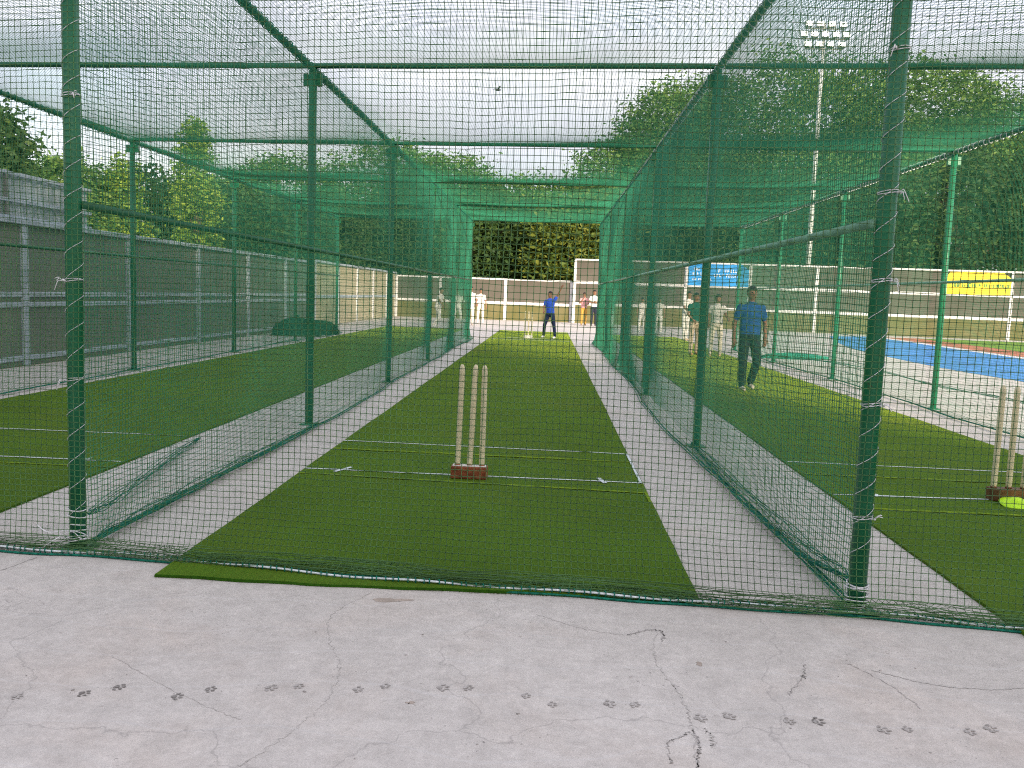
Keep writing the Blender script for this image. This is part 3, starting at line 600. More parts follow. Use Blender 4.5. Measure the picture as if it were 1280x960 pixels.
# ------------------------------------------------------------------ boundary walls
def wall(label, A, B, posts, rows, top, pm, cop=True, th=.12, post_w=.14, postmat='frame_white', railmat='frame_white', railh=.13, extra_rails=(), group=None):
    """A->B base line; rows: list of (z0,z1,material); posts: distances along the wall"""
    A = Vector((*A, 0)); B = Vector((*B, 0)); d = (B - A); ln = d.length; rz = math.atan2(d.y, d.x)
    root = empty('boundary_wall', A, rz, label, 'wall', group)
    pme = bevel_box((post_w, th + .10, top), .010)
    for p in posts: link('post', pme, M[postmat], root, (p, 0, top / 2))
    cache = {}
    for p, q in zip(posts[:-1], posts[1:]):
        for z0, z1, m in rows:
            key = (round(q - p, 3), z0, z1, m)
            if key not in cache:
                cache[key] = bevel_box((q - p - post_w + .004, th, z1 - z0 - .004), .004)
                cache[key].materials.append(M[m])
            link('panel', cache[key], None, root, ((p + q) / 2, 0, (z0 + z1) / 2))
        for z in [r[1] for r in rows[:-1]] + ([top] if cop else []) + list(extra_rails):
            key = ('r', round(q - p, 3), z == top)
            if key not in cache:
                cache[key] = bevel_box((q - p - (post_w if z != top else -.003) - .002, th + .06 + (.09 if z == top else 0), railh if z != top else .075), .008); cache[key].materials.append(M[railmat])
            link('coping' if z == top else 'rail', cache[key], None, root, ((p + q) / 2, 0, z + (.037 if z == top else 0)))
    return root
# left wall (runs along the left lane), in shade near; far end's sunlight also painted into its tan colour
lw_posts = [6.25 + 3.2 * k for k in range(-1, 12)]
lw = wall('long grey wall with pale blue-grey posts along the left lane', (-7.75, 0), (-7.75, 44.2), [y for y in lw_posts if y < 30], [(0, 1.05, 'plaster_left'), (1.05, 2.06, 'plaster_left')], 2.06, None, cop=True, postmat='frame_grey', railmat='frame_grey', railh=.075, extra_rails=(.90, .12))
lw2 = wall('sunlit-coloured stretch of the left wall at the far left corner', (-7.75, 28.7), (-7.75, 44.2), [0, 3.2, 6.4, 9.6, 12.8, 15.2], [(0, 1.0, 'plaster_sunlit'), (1.0, 2.12, 'plaster_sunlit')], 2.12, None, railmat='frame_grey', railh=.10)
# ribbed steel sheet screen standing on the near end of the left wall
scr = empty('sheet_screen', (-7.85, 3, 2.1), 0, 'grey ribbed steel sheet screen on top of the left wall', 'screen')
for k in range(5):
    V = []; F = []; n = 36
    for i in range(n + 1):
        y = i / n * 2.34; o = .022 * (1 if (i // 2) % 2 else -1)
        V += [(o, y, 0), (o, y, .66)]
    F = [(2 * i, 2 * i + 2, 2 * i + 3, 2 * i + 1) for i in range(n)]
    m_ = mesh_from(V, F); o = link('sheet', m_, M['sheet'], scr, (0, .0 + k * 2.36, .02)); sm = o.modifiers.new('t', 'SOLIDIFY'); sm.thickness = .004
    link('batten', bevel_box((.05, .05, .70), .004), M['housing'], scr, (.06, k * 2.36, .37))
for z in (.06, .30, .68): link('rail', bevel_box((.05, 11.7, .05), .004), M['frame_grey'], scr, (.065, 5.9, z))
# far wall: low stretch, then the taller stretch with the boards
fw1 = wall('low grey-brown wall with white frame across the far end', (-7.62, 43.95), (1.2, 43.95), [.0, 2.2, 5.45, 8.72], [(0, .85, 'plaster_low'), (.85, 1.98, 'plaster')], 1.98, None)
tall_posts = [0, 1.9, 5.35, 8.35, 11.4, 14.4, 17.05, 19.95, 23.0, 26.2]
fw2 = wall('tall grey wall with white frame behind the track and boards', (1.24, 43.6), (27, 40.6), tall_posts, [(0, .95, 'plaster_low'), (.95, 2.0, 'plaster'), (2.0, 3.06, 'plaster')], 3.06, None)
def on_tall(s, z, outw=.14):
    d = (Vector((27, 40.6)) - Vector((1.24, 43.6))); d.normalize(); n = Vector((d.y, -d.x)); p = Vector((1.24, 43.6)) + d * s + n * outw
    return (p.x, p.y, z), math.atan2(d.y, d.x)
def board(name, label, s0, s1, z0, z1, m, strokes, ink):
    w = s1 - s0; h = z1 - z0; loc, rz = on_tall((s0 + s1) / 2, z0, .14)
    root = empty(name, loc, rz, label, 'sign')
    c = .34; out = [(-w / 2, 0), (w / 2, 0), (w / 2, h - c * .7), (w / 2 - c, h), (-w / 2 + c * .3, h), (-w / 2, h - c * .5)]
    k = len(out); V = [(x, -.02, z) for x, z in out] + [(x, .02, z) for x, z in out]
    F = [tuple(range(k)), tuple(reversed(range(k, 2 * k)))] + [(i, (i + 1) % k + 0, (i + 1) % k + k, i + k) for i in range(k)]
    F = [F[0], F[1]] + [(i, i + k, (i + 1) % k + k, (i + 1) % k) for i in range(k)]
    link('panel', mesh_from(V, F), m, root)
    for x in (-w / 2 - .05, w / 2 + .05): link('side_strip', bevel_box((.10, .05, h + .04), .006), M['frame_white'], root, (x, 0, h / 2))
    link('bottom_strip', bevel_box((w + .2, .05, .07), .006), M['frame_white'], root, (0, 0, -.037))
    for row in strokes:
        zc, hh, x0, x1 = row; parts = []; x = x0
        rr = random.Random(int(zc * 1000) + int(x0 * 100))
        while x < x1:
            cw = hh * rr.uniform(.45, .7); kind = rr.randint(0, 4); t = hh * .2
            def b(cx, cz, sx, sz): parts.append(box_data((cx, -.024, cz), (sx, .006, sz)))
            b(x + t / 2, zc, t, hh)
            if kind in (0, 1): b(x + t + (cw - t) / 2, zc + hh / 2 - t / 2, cw - t - .002, t)
            if kind in (0, 2): b(x + t + (cw - t) / 2, zc - hh / 2 + t / 2, cw - t - .002, t)
            if kind in (1, 3): b(x + t + (cw - t) * .4, zc, (cw - t) * .8, t * .9)
            if kind == 4: b(x + cw, zc, t, hh * .96)
            x += cw * 1.5
            if rr.random() < .16: x += hh * .5
        link('lettering', mesh_from(*join(parts)), ink, root)
    return root
board('blue_board', 'blue board with white lettering on the tall far wall', 5.43, 8.27, 2.03, 3.06, M['blue'], [(.78, .12, -1.15, -.45), (.55, .16, -1.2, -.6), (.30, .10, -1.2, -.3), (.72, .14, .0, .95), (.50, .14, -.2, .8)], M['ink_white'])
board('yellow_board', 'yellow board with green lettering on the far right wall', 17.13, 19.87, 2.03, 3.04, M['yellow'], [(.42, .17, -1.15, 1.2)], M['ink_green'])

# floodlight tower behind the far wall
fl = empty('floodlight_tower', (13.32, 46.5, .26), 0, 'tall white floodlight pole with thirteen lit lamps above the trees', 'floodlight')
fl.scale = (.8017,) * 3
link('pole', tube_mesh([(0, 0, -.40), (0, 0, 6), (0, 0, 12), (0, 0, 18.9)], .1, 12, radii=[.20, .17, .135, .10]), M['pole'], fl)
for zc, nl, w in ((18.75, 4, 2.1), (18.13, 5, 2.62), (17.52, 4, 2.1)):
    link('cross_arm', bevel_box((w + .25, .08, .08), .01), M['housing'], fl, (0, -.14, zc - .22))
    for i in range(nl):
        x = (i - (nl - 1) / 2) * w / (nl - 1)
        h = link('lamp', bevel_box((.46, .20, .36), .05, 2), M['housing'], fl, (x, -.26, zc)); h.rotation_euler = (rad(-12), 0, 0)
        link('lens', bevel_box((.40, .02, .30), .008), M['lamp'], h, (0, -.112, 0))
bird = empty('bird', (-2.96, 45, 11.37), .5, 'small dark bird flying high above the middle lane', 'bird')
v, f = tube([(-.16, 0, 0), (-.12, 0, .0), (-.04, 0, .005), (.06, 0, .01), (.12, 0, .03), (.16, 0, .035), (.20, 0, .03)], 0, 8, radii=[.02, .028, .045, .05, .03, .03, .004]); link('body', mesh_from(v, f, True), M['bird'], bird)
for s in (-1, 1):
    P_ = [(.05, 0, .03), (.07, s * .14, .11), (.02, s * .32, .16), (-.06, s * .30, .145), (-.05, s * .14, .09), (-.05, 0, .03)]
    link('wing', mesh_from(P_ + [(x, y, z - .012) for x, y, z in P_], [(0, 1, 2, 3, 4, 5), (11, 10, 9, 8, 7, 6)] + [(i, i + 6, (i + 1) % 6 + 6, (i + 1) % 6) for i in range(6)]), M['bird'], bird)
P_ = [(-.14, .02, 0), (-.26, .05, -.005), (-.26, -.05, -.005), (-.14, -.02, 0)]; link('tail', mesh_from(P_ + [(x, y, z - .01) for x, y, z in P_], [(0, 1, 2, 3), (7, 6, 5, 4)] + [(i, i + 4, (i + 1) % 4 + 4, (i + 1) % 4) for i in range(4)]), M['bird'], bird)

# heaps of spare netting
def heap(label, c, s, m, rz=0, seed=0):
    bm = bmesh.new(); bmesh.ops.create_icosphere(bm, subdivisions=4, radius=1)
    for v in bm.verts:
        x, y, z = v.co; k = 1 + .22 * math.sin(x * 5 + seed) * math.cos(y * 6) + .16 * math.sin(x * 11 + y * 9 + z * 8 + seed) + .05 * math.sin(x * 23 + z * 19)
        v.co = Vector((x * s[0] * k, y * s[1] * k, max(-.02, z * s[2] * k)))
    me = bpy.data.meshes.new('m'); bm.to_mesh(me); bm.free(); me.polygons.foreach_set('use_smooth', [True] * len(me.polygons))
    root = empty('netting_heap', c, rz, label, 'net'); link('bundle', me, m, root)
    parts = []
    for k in range(130):
        a = random.uniform(0, 6.28); b = random.uniform(.1, 1.3); pts = []
        for q in range(7):
            aa = a + q * .14; bb = b + .15 * math.sin(q + k); kk = 1.10 + .06 * math.sin(q * 2 + k)
            pts.append((s[0] * kk * math.cos(aa) * math.cos(bb), s[1] * kk * math.sin(aa) * math.cos(bb), max(.01, s[2] * kk * math.sin(bb))))
        parts.append(tube(pts, .008, 4))
    tag(link('loose_strand', mesh_from(*join(parts)), m, root), kind='stuff')
heap('dark green heap of folded netting by the left wall', (-6.75, 23.4, 0), (.55, .55, .42), M['heap'], .5, 1)
heap('low dark green mound of netting beside the taller heap', (-6.35, 24.6, 0), (.42, .6, .34), M['heap'], .2, 4)
heap('teal bundle of spare netting on the pavement right of the right lane', (6.0, 21.6, 0), (.75, .42, .11), M['heap2'], .3, 7)

# ------------------------------------------------------------------ trees
def foliage(lobes, n_clump, per, leaf, spread, seed, shell=.55):
    r = np.random.default_rng(seed); C = []
    vol = np.array([l[3] * l[4] * l[5] for l in lobes]) ** .7; vol /= vol.sum()
    for l, k in zip(lobes, r.multinomial(n_clump, vol)):
        d = r.normal(size=(k, 3)); d /= np.linalg.norm(d, axis=1)[:, None]; q = (shell + (1 - shell) * r.random(k)) ** .6 * (1 + r.normal(0, .07, k))
        C.append(np.array(l[:3]) + d * q[:, None] * np.array(l[3:6]))
    C = np.concatenate(C); size = r.uniform(.6, 1.35, len(C))
    P = (C[:, None] + r.normal(size=(len(C), per, 3)) * (spread * size)[:, None, None] * np.array([1, 1, .62])).reshape(-1, 3)
    n = len(P); a = r.normal(size=(n, 3)); a[:, 2] *= .6; a /= np.linalg.norm(a, axis=1)[:, None]; b = np.cross(a, r.normal(size=(n, 3))); b /= np.linalg.norm(b, axis=1)[:, None]
    s = (leaf * r.uniform(.6, 1.3, n))[:, None]
    V = np.stack([P - a * s, P + b * s * .48 + a * s * .1, P + a * s, P - b * s * .48 + a * s * .1], 1).reshape(-1, 3)
    return quads_mesh(V, np.arange(n * 4).reshape(-1, 4))
def tree(name, label, loc, lobes, trunk_h, trunk_r, leafmat, n_clump, per=42, leaf=.2, spread=.55, seed=0, group='trees beyond the walls', cat='tree'):
    root = empty(name, loc, 0, label, cat, group)
    top = Vector(lobes[0][:3]); pts = [Vector((0, 0, -.1)), Vector((.05, .05, trunk_h * .5)), Vector((0.1, 0, trunk_h))]
    parts = [tube(pts, 0, 10, radii=[trunk_r * 1.35, trunk_r, trunk_r * .85])]
    rr = random.Random(seed)
    for l in lobes:
        for q in range(2):
            e = Vector(l[:3]) + Vector((rr.uniform(-.5, .5) * l[3], rr.uniform(-.5, .5) * l[4], rr.uniform(-.1, .5) * l[5])); s0 = pts[-1] - Vector((0, 0, .05 + .1 * q)); mid = s0.lerp(e, .5) + Vector((0, 0, .12 * (e - s0).length))
            parts.append(tube([s0, mid, e], 0, 7, radii=[trunk_r * .55, trunk_r * .32, trunk_r * .10]))
    link('trunk', mesh_from(*join(parts), True), M['bark'], root)
    link('crown', foliage(lobes, n_clump, per, leaf, spread, seed), M[leafmat], root)
    return root
T_ = 'tall_tree'
tree(T_, 'huge spreading tree under the floodlight lamps', (15.5, 64, 0), [(0, 0, 13.5, 6.5, 6, 4.8), (-5.5, -1, 12.0, 4.5, 5, 4.6), (4.5, -1, 13.2, 5, 5, 4.6), (0, -2.5, 8.5, 8, 5, 4), (-7, -2, 8.0, 4, 4, 4), (-8.0, 0, 10.2, 3.6, 4, 3.4)], 7, .55, 'leaf_mid', 1472, seed=1, spread=.62, leaf=.155)
tree(T_, 'huge spreading tree at the right edge, right of the floodlight pole', (25.5, 62, 0), [(-1, 0, 13.6, 5.5, 5.5, 4.2), (4.0, 0, 12.6, 4.8, 5, 3.6), (1, -2, 8.5, 8, 5, 4), (8.0, 0, 10.6, 4.5, 4, 3.0)], 7, .5, 'leaf_mid', 1356, seed=2, spread=.62, leaf=.155)
tree(T_, 'rounded tree stepping down left of the huge floodlit tree', (6.2, 60, 0), [(1.0, 0, 11.3, 3.2, 3.5, 3.8), (-2.2, 0, 8.6, 2.8, 3.2, 3.0), (0, -1, 5.5, 4.5, 3, 3)], 5, .35, 'leaf_mid', 748, seed=3, spread=.5, leaf=.14)
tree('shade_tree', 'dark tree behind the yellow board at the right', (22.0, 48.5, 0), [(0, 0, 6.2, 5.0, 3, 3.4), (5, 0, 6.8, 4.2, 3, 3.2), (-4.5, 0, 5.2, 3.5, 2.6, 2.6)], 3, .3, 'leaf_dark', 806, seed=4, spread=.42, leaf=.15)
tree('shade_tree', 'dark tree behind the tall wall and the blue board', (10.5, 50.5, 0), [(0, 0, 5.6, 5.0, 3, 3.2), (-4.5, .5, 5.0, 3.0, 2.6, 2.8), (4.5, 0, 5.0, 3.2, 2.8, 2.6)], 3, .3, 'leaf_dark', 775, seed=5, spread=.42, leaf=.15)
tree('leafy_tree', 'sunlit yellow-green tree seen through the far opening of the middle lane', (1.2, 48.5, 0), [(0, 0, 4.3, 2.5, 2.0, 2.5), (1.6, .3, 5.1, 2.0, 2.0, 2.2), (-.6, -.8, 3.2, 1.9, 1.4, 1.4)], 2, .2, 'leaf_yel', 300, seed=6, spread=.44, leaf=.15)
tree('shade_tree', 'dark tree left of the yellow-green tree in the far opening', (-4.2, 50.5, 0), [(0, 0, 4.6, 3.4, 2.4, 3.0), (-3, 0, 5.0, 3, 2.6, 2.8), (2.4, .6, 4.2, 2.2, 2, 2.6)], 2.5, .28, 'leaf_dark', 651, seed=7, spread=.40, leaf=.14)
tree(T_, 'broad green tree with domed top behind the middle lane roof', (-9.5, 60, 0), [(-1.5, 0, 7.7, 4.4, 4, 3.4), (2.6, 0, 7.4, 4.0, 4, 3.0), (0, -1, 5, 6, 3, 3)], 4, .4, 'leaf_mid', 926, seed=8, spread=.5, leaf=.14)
tree(T_, 'lower green tree sloping down to the gap in the skyline', (-2.6, 61, 0), [(0, 0, 6.6, 3.8, 3.4, 2.7), (3.0, 0, 6.0, 3.2, 3, 2.7), (0, -1, 4, 5, 3, 2.6)], 4, .35, 'leaf_mid', 748, seed=9, spread=.5, leaf=.14)
tree(T_, 'broad tree behind the left lane roof, left of the domed tree', (-18.0, 59, 0), [(0, 0, 6.6, 4.2, 3.6, 3.2), (-4, 0, 5.6, 3.6, 3.2, 3.0), (1, -1, 4, 5, 3, 3)], 4, .35, 'leaf_mid', 819, seed=10, spread=.5, leaf=.14)
def columnar(label, loc, h, w, seed):
    lobes = [(0, 0, h * .25, w, w, h * .24), (.05, 0, h * .5, w * .92, w * .92, h * .24), (0, 0, h * .72, w * .7, w * .7, h * .2), (0, 0, h * .89, w * .36, w * .36, h * .12)]
    tree('columnar_tree', label, loc, lobes, h * .4, .12, 'leaf_col', 260, per=40, leaf=.095, spread=.20, seed=seed)
columnar('tall pointed columnar tree left of the near left cross bar', (-13.6, 33.5, 0), 7.5, .9, 21)
columnar('yellow-green columnar tree just right of the left front post', (-16.6, 34, 0), 6.1, .85, 22)
tree('bushy_tree', 'bushy green tree between the two columnar trees', (-15.6, 38, 0), [(0, 0, 3.8, 1.9, 1.7, 2.2), (-2.4, 0, 4.4, 1.6, 1.6, 1.9), (1.5, 0, 3.6, 1.7, 1.5, 1.9)], 2, .18, 'leaf_dark', 403, seed=23, spread=.34, leaf=.12)
tree('bushy_tree', 'bushy green tree behind the left front post', (-18.8, 34, 0), [(0, 0, 4.0, 1.8, 1.7, 1.9), (1.3, 0, 3.2, 1.4, 1.5, 1.8), (-1.6, 0, 3.2, 1.6, 1.5, 1.8)], 2, .18, 'leaf_mid', 403, seed=24, spread=.34, leaf=.12)
tree('bushy_tree', 'dark leafy tree reaching in at the left edge above the steel sheet', (-18.0, 27.2, 0), [(0, 0, 5.2, 1.5, 1.5, 1.35), (-1.4, 0, 4.6, 1.7, 1.5, 1.5), (.6, 0, 3.9, 1.3, 1.3, 1.2)], 2.4, .2, 'leaf_dark', 356, seed=25, spread=.34, leaf=.12)
tree('bushy_tree', 'leafy tree behind the wall between columnar tree and second post', (-11.8, 38.5, 0), [(0, 0, 3.2, 1.8, 1.8, 2.0), (1.9, 0, 3.5, 1.6, 1.7, 2.0), (-1.0, 0, 2.6, 1.5, 1.5, 1.8)], 1.8, .18, 'leaf_dark', 403, seed=26, spread=.36, leaf=.12)
tree('shade_tree', 'dark tree behind the tan wall at the far left corner', (-9.8, 48, 0), [(0, 0, 3.8, 2.6, 2.2, 2.6), (-2.6, 0, 3.6, 2.2, 2, 2.4), (2, 0, 4.0, 2.2, 2, 2.4)], 2, .22, 'leaf_dark', 527, seed=27, spread=.38, leaf=.13)

# far belt of trees beyond everything, one mass
bl = []
for k in range(34): bl.append((-52 + k * 3.3 + random.uniform(-1, 1), 76 + random.uniform(-4, 6), random.uniform(2.5, 3.6), 3.0, 2.5, random.uniform(3.0, 4.6)))
for k in range(14): bl.append((4 + k * 2.6, 74 + random.uniform(-3, 3), random.uniform(7, 9.5), 3.2, 2.5, 3.4))
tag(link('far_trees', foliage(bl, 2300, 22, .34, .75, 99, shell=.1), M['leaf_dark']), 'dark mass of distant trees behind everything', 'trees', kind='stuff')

# ------------------------------------------------------------------ people
SKIN = mat('brown_skin', (0.23, 0.12, 0.072), .55, .3); HAIR = mat('black_hair', (0.012, 0.010, 0.009), .5, .3)
CLOTH = {}
def cloth(c):
    if c not in CLOTH: CLOTH[c] = mat('cloth_%d' % len(CLOTH), c, .85, .15, var=.2, vscale=7, bump=.7, bscale=13)
    return CLOTH[c]
def ell_loft(path, n=14):
    """path: (centre, rx, ry) stacked along z-ish axis with world x/y ellipses"""
    vs = []; fs = []
    for c, rx, ry in path:
        for k in range(n): t = 2 * math.pi * k / n; vs.append(Vector(c) + Vector((rx * math.cos(t), ry * math.sin(t), 0)))
    for i in range(len(path) - 1):
        for k in range(n): a = i * n + k; b = i * n + (k + 1) % n; fs.append((a, b, b + n, a + n))
    fs.append(tuple(reversed(range(n)))); fs.append(tuple((len(path) - 1) * n + k for k in range(n)))
    return vs, fs
def person(label, loc, rz, h, shirt, trousers, arms, legs, lean=(0, 0), voxel=.02, shoe=(.6, .6, .6), hair=True, sleeve=.5, cap=None, group='people around the nets', loose=1.0):
    """local frame: facing -y, 1.75 m tall before scaling. arms/legs: [(joint, end)] for s=-1 (own right, image left) and s=+1"""
    root = empty('person', loc, rz, label, 'person', group); root.scale = (h / 1.75,) * 3
    lx, ly = lean; prims = []
    def up_(z): return Vector((lx * (z - .9) / .6, ly * (z - .9) / .6, z))
    shapes = []; regions = []
    def limb(a, b, r0, r1, m, n=12, steps=5):
        a = Vector(a); b = Vector(b); pts = [a.lerp(b, i / steps) for i in range(steps + 1)]; rs = [r0 + (r1 - r0) * i / steps for i in range(steps + 1)]
        d = (b - a).normalized(); pts = [a - d * r0 * .55] + pts + [b + d * r1 * .55]; rs = [r0 * .6] + rs + [r1 * .6]
        shapes.append(tube(pts, 0, n, radii=rs)); regions.append((a, b, (r0 + r1) / 2, m))
    k = loose
    torso = [(up_(.84), .155, .115), (up_(.92), .172 * k, .125 * k), (up_(1.04), .160 * k, .115 * k), (up_(1.18), .168 * k, .120 * k), (up_(1.30), .185 * k, .125 * k), (up_(1.39), .178, .112), (up_(1.44), .120, .085), (up_(1.48), .065, .065)]
    shapes.append(ell_loft(torso)); regions.append((up_(1.02), up_(1.33), .165, 0)); regions.append((up_(.80), up_(.93), .15, 1))
    limb(up_(1.44), up_(1.56), .058, .055, 2)
    hc = up_(1.63); head = [(hc + Vector((0, .0, -.125)), .035, .045), (hc + Vector((0, -.012, -.105)), .055, .065), (hc + Vector((0, -.008, -.05)), .070, .085), (hc + Vector((0, 0, .0)), .076, .095), (hc + Vector((0, .006, .05)), .074, .094), (hc + Vector((0, .008, .09)), .055, .072), (hc + Vector((0, .008, .112)), .022, .03)]
    shapes.append(ell_loft(head)); regions.append((hc, hc + Vector((0, 0, .02)), .085, 2))
    shapes.append(ell_loft([(hc + Vector((0, -.100, -.035)), .016, .014), (hc + Vector((0, -.098, -.01)), .012, .012), (hc + Vector((0, -.088, .025)), .008, .008)], 8))      # nose
    for s in (-1, 1): shapes.append(ell_loft([(hc + Vector((s * .076, .01, -.04)), .008, .014), (hc + Vector((s * .080, .01, -.005)), .010, .022), (hc + Vector((s * .078, .012, .022)), .007, .012)], 8))   # ears
    hands = []
    for s, (el, wr) in zip((-1, 1), arms):
        sh = up_(1.40) + Vector((s * .165, 0, 0)); el = Vector(el); wr = Vector(wr)
        mid = sh.lerp(el, sleeve) if sleeve <= 1 else el
        if sleeve <= 1: limb(sh, mid, .066 * k, .062 * k, 0); limb(mid, el, .043, .040, 2); limb(el, wr, .040, .028, 2)
        else: limb(sh, el, .066, .052, 0); limb(el, wr, .050, .040, 0)
        d = (wr - el).normalized(); pe = wr + d * .085; limb(wr + d * .01, pe, .030, .034, 2, 10, 3); hands.append((wr, d, pe, s))
    for s, (kn, an) in zip((-1, 1), legs):
        hp = Vector((s * .085, 0, .90)); kn = Vector(kn); an = Vector(an)
        limb(hp, kn, .094 * k, .070 * k, 1); limb(kn, an + Vector((0, 0, .02)), .068 * k, .056 * k, 1)
        limb(an + Vector((0, .03, -.035)), an + Vector((0, -.14, -.05)), .042, .034, 3)
    V, F = join(shapes); tmp_me = mesh_from(V, F); bmx = bmesh.new(); bmx.from_mesh(tmp_me); bmesh.ops.recalc_face_normals(bmx, faces=bmx.faces[:]); bmx.to_mesh(tmp_me); bmx.free()
    tmp = bpy.data.objects.new('tmp', tmp_me); COL.objects.link(tmp)
    rm = tmp.modifiers.new('r', 'REMESH'); rm.mode = 'VOXEL'; rm.voxel_size = voxel; sm = tmp.modifiers.new('s', 'SMOOTH'); sm.factor = .5; sm.iterations = 3
    me = bpy.data.meshes.new_from_object(tmp.evaluated_get(bpy.context.evaluated_depsgraph_get())); bpy.data.objects.remove(tmp)
    n = len(me.polygons); C = np.empty(n * 3, np.float32); me.polygons.foreach_get('center', C); C = C.reshape(-1, 3)
    D = []
    for a, b, r, m in regions:
        a = np.array(a); b = np.array(b); t = np.clip(((C - a) @ (b - a)) / max(1e-9, ((b - a) @ (b - a))), 0, 1); D.append(np.linalg.norm(C - (a + t[:, None] * (b - a)), axis=1) - r)
    mi = np.array([m for *_, m in regions])[np.argmin(np.array(D), 0)]
    tz = C[:, 2]; torso_like = (np.abs(C[:, 0]) < .22)
    V2 = np.empty(len(me.vertices) * 3, np.float32); me.vertices.foreach_get('co', V2); V2 = V2.reshape(-1, 3)
    L2 = np.empty(len(me.loops), np.int32); me.loops.foreach_get('vertex_index', L2); LS = np.empty(n, np.int32); me.polygons.foreach_get('loop_start', LS); LT = np.empty(n, np.int32); me.polygons.foreach_get('loop_total', LT)
    faces = [tuple(L2[s:s + t]) for s, t in zip(LS, LT)]; verts = [tuple(v) for v in V2]
    fm = list(mi)
    for wr, d, pe, s in hands:                                            # four fingers and a thumb, curled a little
        side = d.cross(Vector((0, 1, 0))); side = side.normalized() if side.length > .1 else Vector((1, 0, 0)); curl = side.cross(d)
        for q in range(4):
            ln = (.062, .072, .068, .052)[q]; b0 = wr + d * .082 + side * (q - 1.5) * .0165
            vv, ff = tube([b0, b0 + d * ln * .45 + curl * .006, b0 + d * ln * .8 + curl * .020, b0 + d * ln * .95 + curl * .034], 0, 6, radii=[.0095, .009, .008, .006])
            o = len(verts); verts += [tuple(p) for p in vv]; faces += [tuple(i + o for i in x) for x in ff]; fm += [2] * len(ff)
        b0 = wr + d * .03 + side * .026
        vv, ff = tube([b0, b0 + d * .03 + side * .022, b0 + d * .055 + side * .028 + curl * .01], 0, 6, radii=[.012, .0105, .007])
        o = len(verts); verts += [tuple(p) for p in vv]; faces += [tuple(i + o for i in x) for x in ff]; fm += [2] * len(ff)
    me2 = mesh_from(verts, faces, True)
    for m in (cloth(shirt), cloth(trousers), SKIN, cloth(shoe)): me2.materials.append(m)
    me2.polygons.foreach_set('material_index', np.array(fm, np.int32)); me2.update()
    link('body', me2, None, root)
    if hair or cap:
        bm = bmesh.new(); bmesh.ops.create_uvsphere(bm, u_segments=20, v_segments=14, radius=1)
        bmesh.ops.delete(bm, geom=[v for v in bm.verts if v.co.z < (-.25 if v.co.y > .1 else .22 if v.co.y < -.35 else -.05)], context='VERTS')
        for v in bm.verts: v.co = hc + Vector((v.co.x * .084, v.co.y * .104 + .010, v.co.z * .108 + .018 + .004 * math.sin(v.co.x * 9 + v.co.y * 7)))
        mh = bpy.data.meshes.new('m'); bm.to_mesh(mh); bm.free(); mh.polygons.foreach_set('use_smooth', [True] * len(mh.polygons))
        o = link('cap' if cap else 'hair', mh, cloth(cap) if cap else HAIR, root); s_ = o.modifiers.new('t', 'SOLIDIFY'); s_.thickness = .014
        if cap:
            P_ = [hc + Vector((.06 * math.cos(a), -.085 - .085 * math.sin(a), .035 - .012 * math.sin(a))) for a in np.linspace(0, math.pi, 9)]
            link('peak', mesh_from(P_ + [p + Vector((0, 0, .006)) for p in P_], [tuple(range(9)), tuple(reversed(range(9, 18)))] + [(i, i + 9, (i + 1) % 9 + 9, (i + 1) % 9) for i in range(9)]), cloth(cap), root)
    for s in (-1, 1):
        e = bmesh.new(); bmesh.ops.create_icosphere(e, subdivisions=1, radius=.011); m_ = bpy.data.meshes.new('m'); e.to_mesh(m_); e.free(); link('eye', m_, HAIR, root, hc + Vector((s * .030, -.087, .008)))
    link('mouth', bevel_box((.042, .008, .009), .002), cloth((.10, .03, .025)), root, hc + Vector((0, -.088, -.062)))
    return root
WHITE = (.62, .60, .56); NAVY = (.012, .022, .055); BLUE = (.018, .075, .36)
stand = lambda dx=0.03, st=0.0: [((-.10 - dx, -.01 - st * .5, .48), (-.11 - dx, .02 - st, .09)), ((.10 + dx, -.01 + st * .5, .48), (.11 + dx, .02 + st, .09))]
down = lambda s=1.0: [((-.25, .02, 1.13), (-.27, -.05, .88)), ((.25, .02, 1.13), (.27, -.05, .88))]
# man walking in the right lane
person('man in blue shirt and dark trousers walking in the right lane', (2.965, 13.05, .014), .12, 1.54, (.022, .085, .27), (.018, .030, .034), [((-.26, .04, 1.13), (-.28, -.04, .87)), ((.27, .05, 1.13), (.285, .06, .88))],
       [((-.125, -.10, .50), (-.135, -.14, .10)), ((.135, -.04, .49), (.115, .16, .11))], voxel=.011, shoe=(.62, .56, .46), sleeve=.62, loose=1.08)
# the bowler, striding with one arm high
person('bowler in blue shirt and navy trousers with one arm raised', (.06, 26.5, .014), -.5, 1.42, (.03, .09, .50), NAVY, [((-.24, -.08, 1.16), (-.17, -.20, 1.02)), ((.30, -.02, 1.62), (.44, -.05, 1.86))],
       [((-.16, -.12, .50), (-.30, .10, .10)), ((.16, .02, .50), (.26, -.06, .10))], lean=(.0, -.05), shoe=(.7, .7, .7), sleeve=.55)
person('player in cricket whites walking by the far left net end', (-3.09, 35.0, 0), .25, 1.56, WHITE, WHITE, [((-.24, .03, 1.14), (-.20, -.12, .92)), ((.25, -.02, 1.14), (.20, -.16, .98))], stand(.0, .14), shoe=(.5, .4, .35), cap=None)
person('player in cricket whites with a bare forearm, behind the walking one', (-2.93, 38.0, 0), .1, 1.50, WHITE, WHITE, [((-.25, .02, 1.13), (-.20, -.14, .96)), ((.26, .03, 1.13), (.28, -.02, .88))], stand(.02, .06), sleeve=.6)
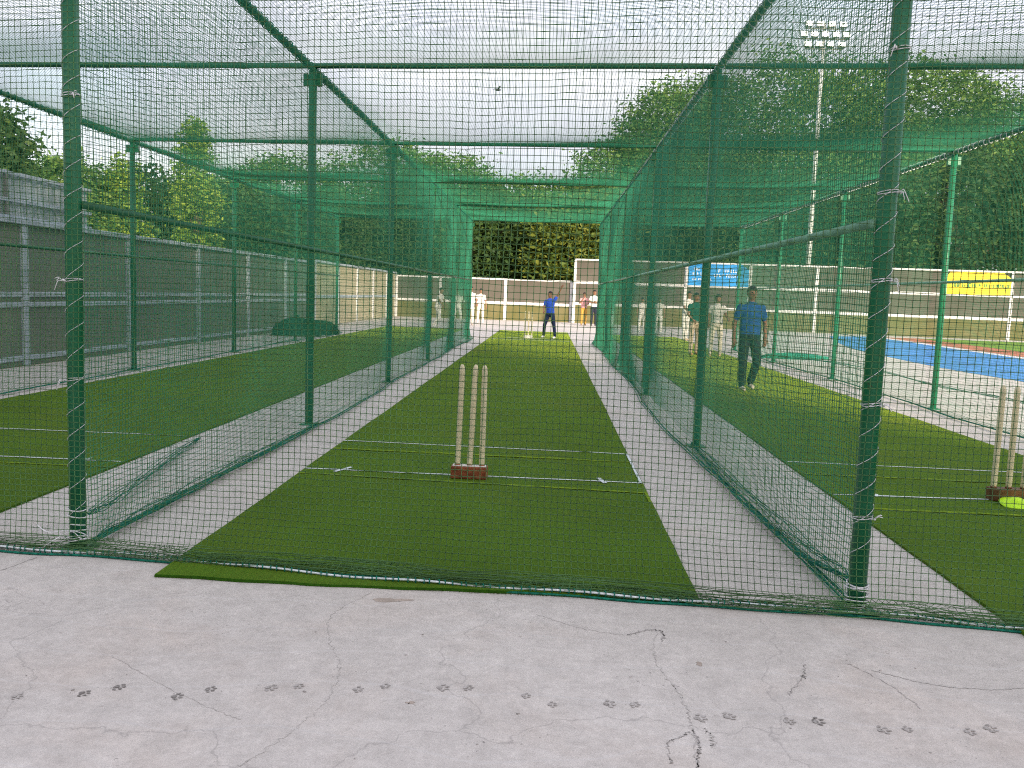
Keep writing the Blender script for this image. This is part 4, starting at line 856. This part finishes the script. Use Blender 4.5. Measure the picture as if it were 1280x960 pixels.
person('player in cricket whites leaning forward, seen through the left net', (-4.05, 32.2, 0), 1.2, 1.45, WHITE, WHITE, [((-.22, -.20, 1.18), (-.16, -.30, .98)), ((.22, -.18, 1.18), (.16, -.32, 1.0))], [((-.12, -.16, .50), (-.18, .10, .09)), ((.12, .05, .48), (.16, .20, .10))], lean=(0, -.14))
person('player in cricket whites nearest the end post of the left net', (-3.55, 34.5, 0), -.3, 1.42, WHITE, WHITE, down(), stand(.04, .1))
person('person in pink top and mustard trousers lifting a hand to the face', (1.60, 40.0, 0), .15, 1.50, (.62, .33, .33), (.42, .24, .055), [((-.24, -.06, 1.16), (-.06, -.18, 1.44)), ((.24, -.04, 1.14), (.10, -.20, 1.12))], stand(.0, .03), shoe=(.3, .2, .12))
person('person in dark trousers and white top with a green front, arms folded', (2.02, 39.4, 0), .2, 1.62, (.62, .64, .62), (.02, .025, .04), [((-.26, -.08, 1.16), (-.02, -.20, 1.14)), ((.26, -.08, 1.16), (.06, -.20, 1.18))], stand(.0, .02), shoe=(.1, .1, .1))
person('tall player in cricket whites bending by the right net', (4.45, 28.7, 0), .6, 1.60, WHITE, WHITE, [((-.24, -.14, 1.16), (-.18, -.34, 1.05)), ((.24, -.10, 1.16), (.20, -.30, 1.0))], stand(.03, .1), lean=(0, -.08), shoe=(.6, .45, .3))
person('short player in cricket whites far down the right lane', (4.22, 33.9, 0), 0, 1.38, WHITE, WHITE, down(), stand(.02, .02))
person('small player in cricket whites behind the third right post', (3.65, 34.6, 0), .2, 1.35, WHITE, WHITE, down(), stand(.02, .04))
person('person in dark green top and pale trousers beside the second right post', (3.52, 21.3, 0), .3, 1.50, (.015, .10, .075), (.50, .40, .30), [((-.25, -.05, 1.14), (-.18, -.22, 1.0)), ((.25, -.02, 1.14), (.24, -.12, .92))], stand(.02, .08), shoe=(.45, .28, .12))
person('player in cricket whites just right of the second right post', (3.98, 21.0, 0), -.2, 1.48, WHITE, (.66, .60, .50), [((-.24, .0, 1.14), (-.22, -.12, .93)), ((.25, -.04, 1.16), (.30, -.22, 1.08))], stand(.02, .1), shoe=(.5, .36, .2))

# ------------------------------------------------------------------ unseen block added behind the photographer to shade the near half
pv = empty('shade_block', (-9, -22, 0), 0, 'unseen three-storey block added behind the photographer to cast shade', 'shade blocker')
PW, PH, PD = 52.0, 12.4, 8.0
link('wall', bevel_box((PW, PD, PH), 0), M['shade_block_wall'], pv, (0, 0, PH / 2))
link('roof', bevel_box((PW + 1.2, PD + 1.2, .35), .03), M['shade_block_wall'], pv, (0, 0, PH + .18))
win = bevel_box((2.0, .12, 1.5), .02); pane = bevel_box((.9, .02, 1.36), 0)
for fl_ in range(3):
    for i in range(15):
        w_ = link('window', win, M['frame_white'], pv, (-PW / 2 + 2.4 + i * 3.37, PD / 2 + .04, 1.9 + fl_ * 3.9))
        for s in (-1, 1): link('pane', pane, M['glass'], w_, (s * .47, .06, 0))
link('door', bevel_box((2.4, .14, 2.6), .02), M['base_brown'], pv, (0.9, PD / 2 + .05, 1.31 - .03)).scale = (.5, 1, .38)
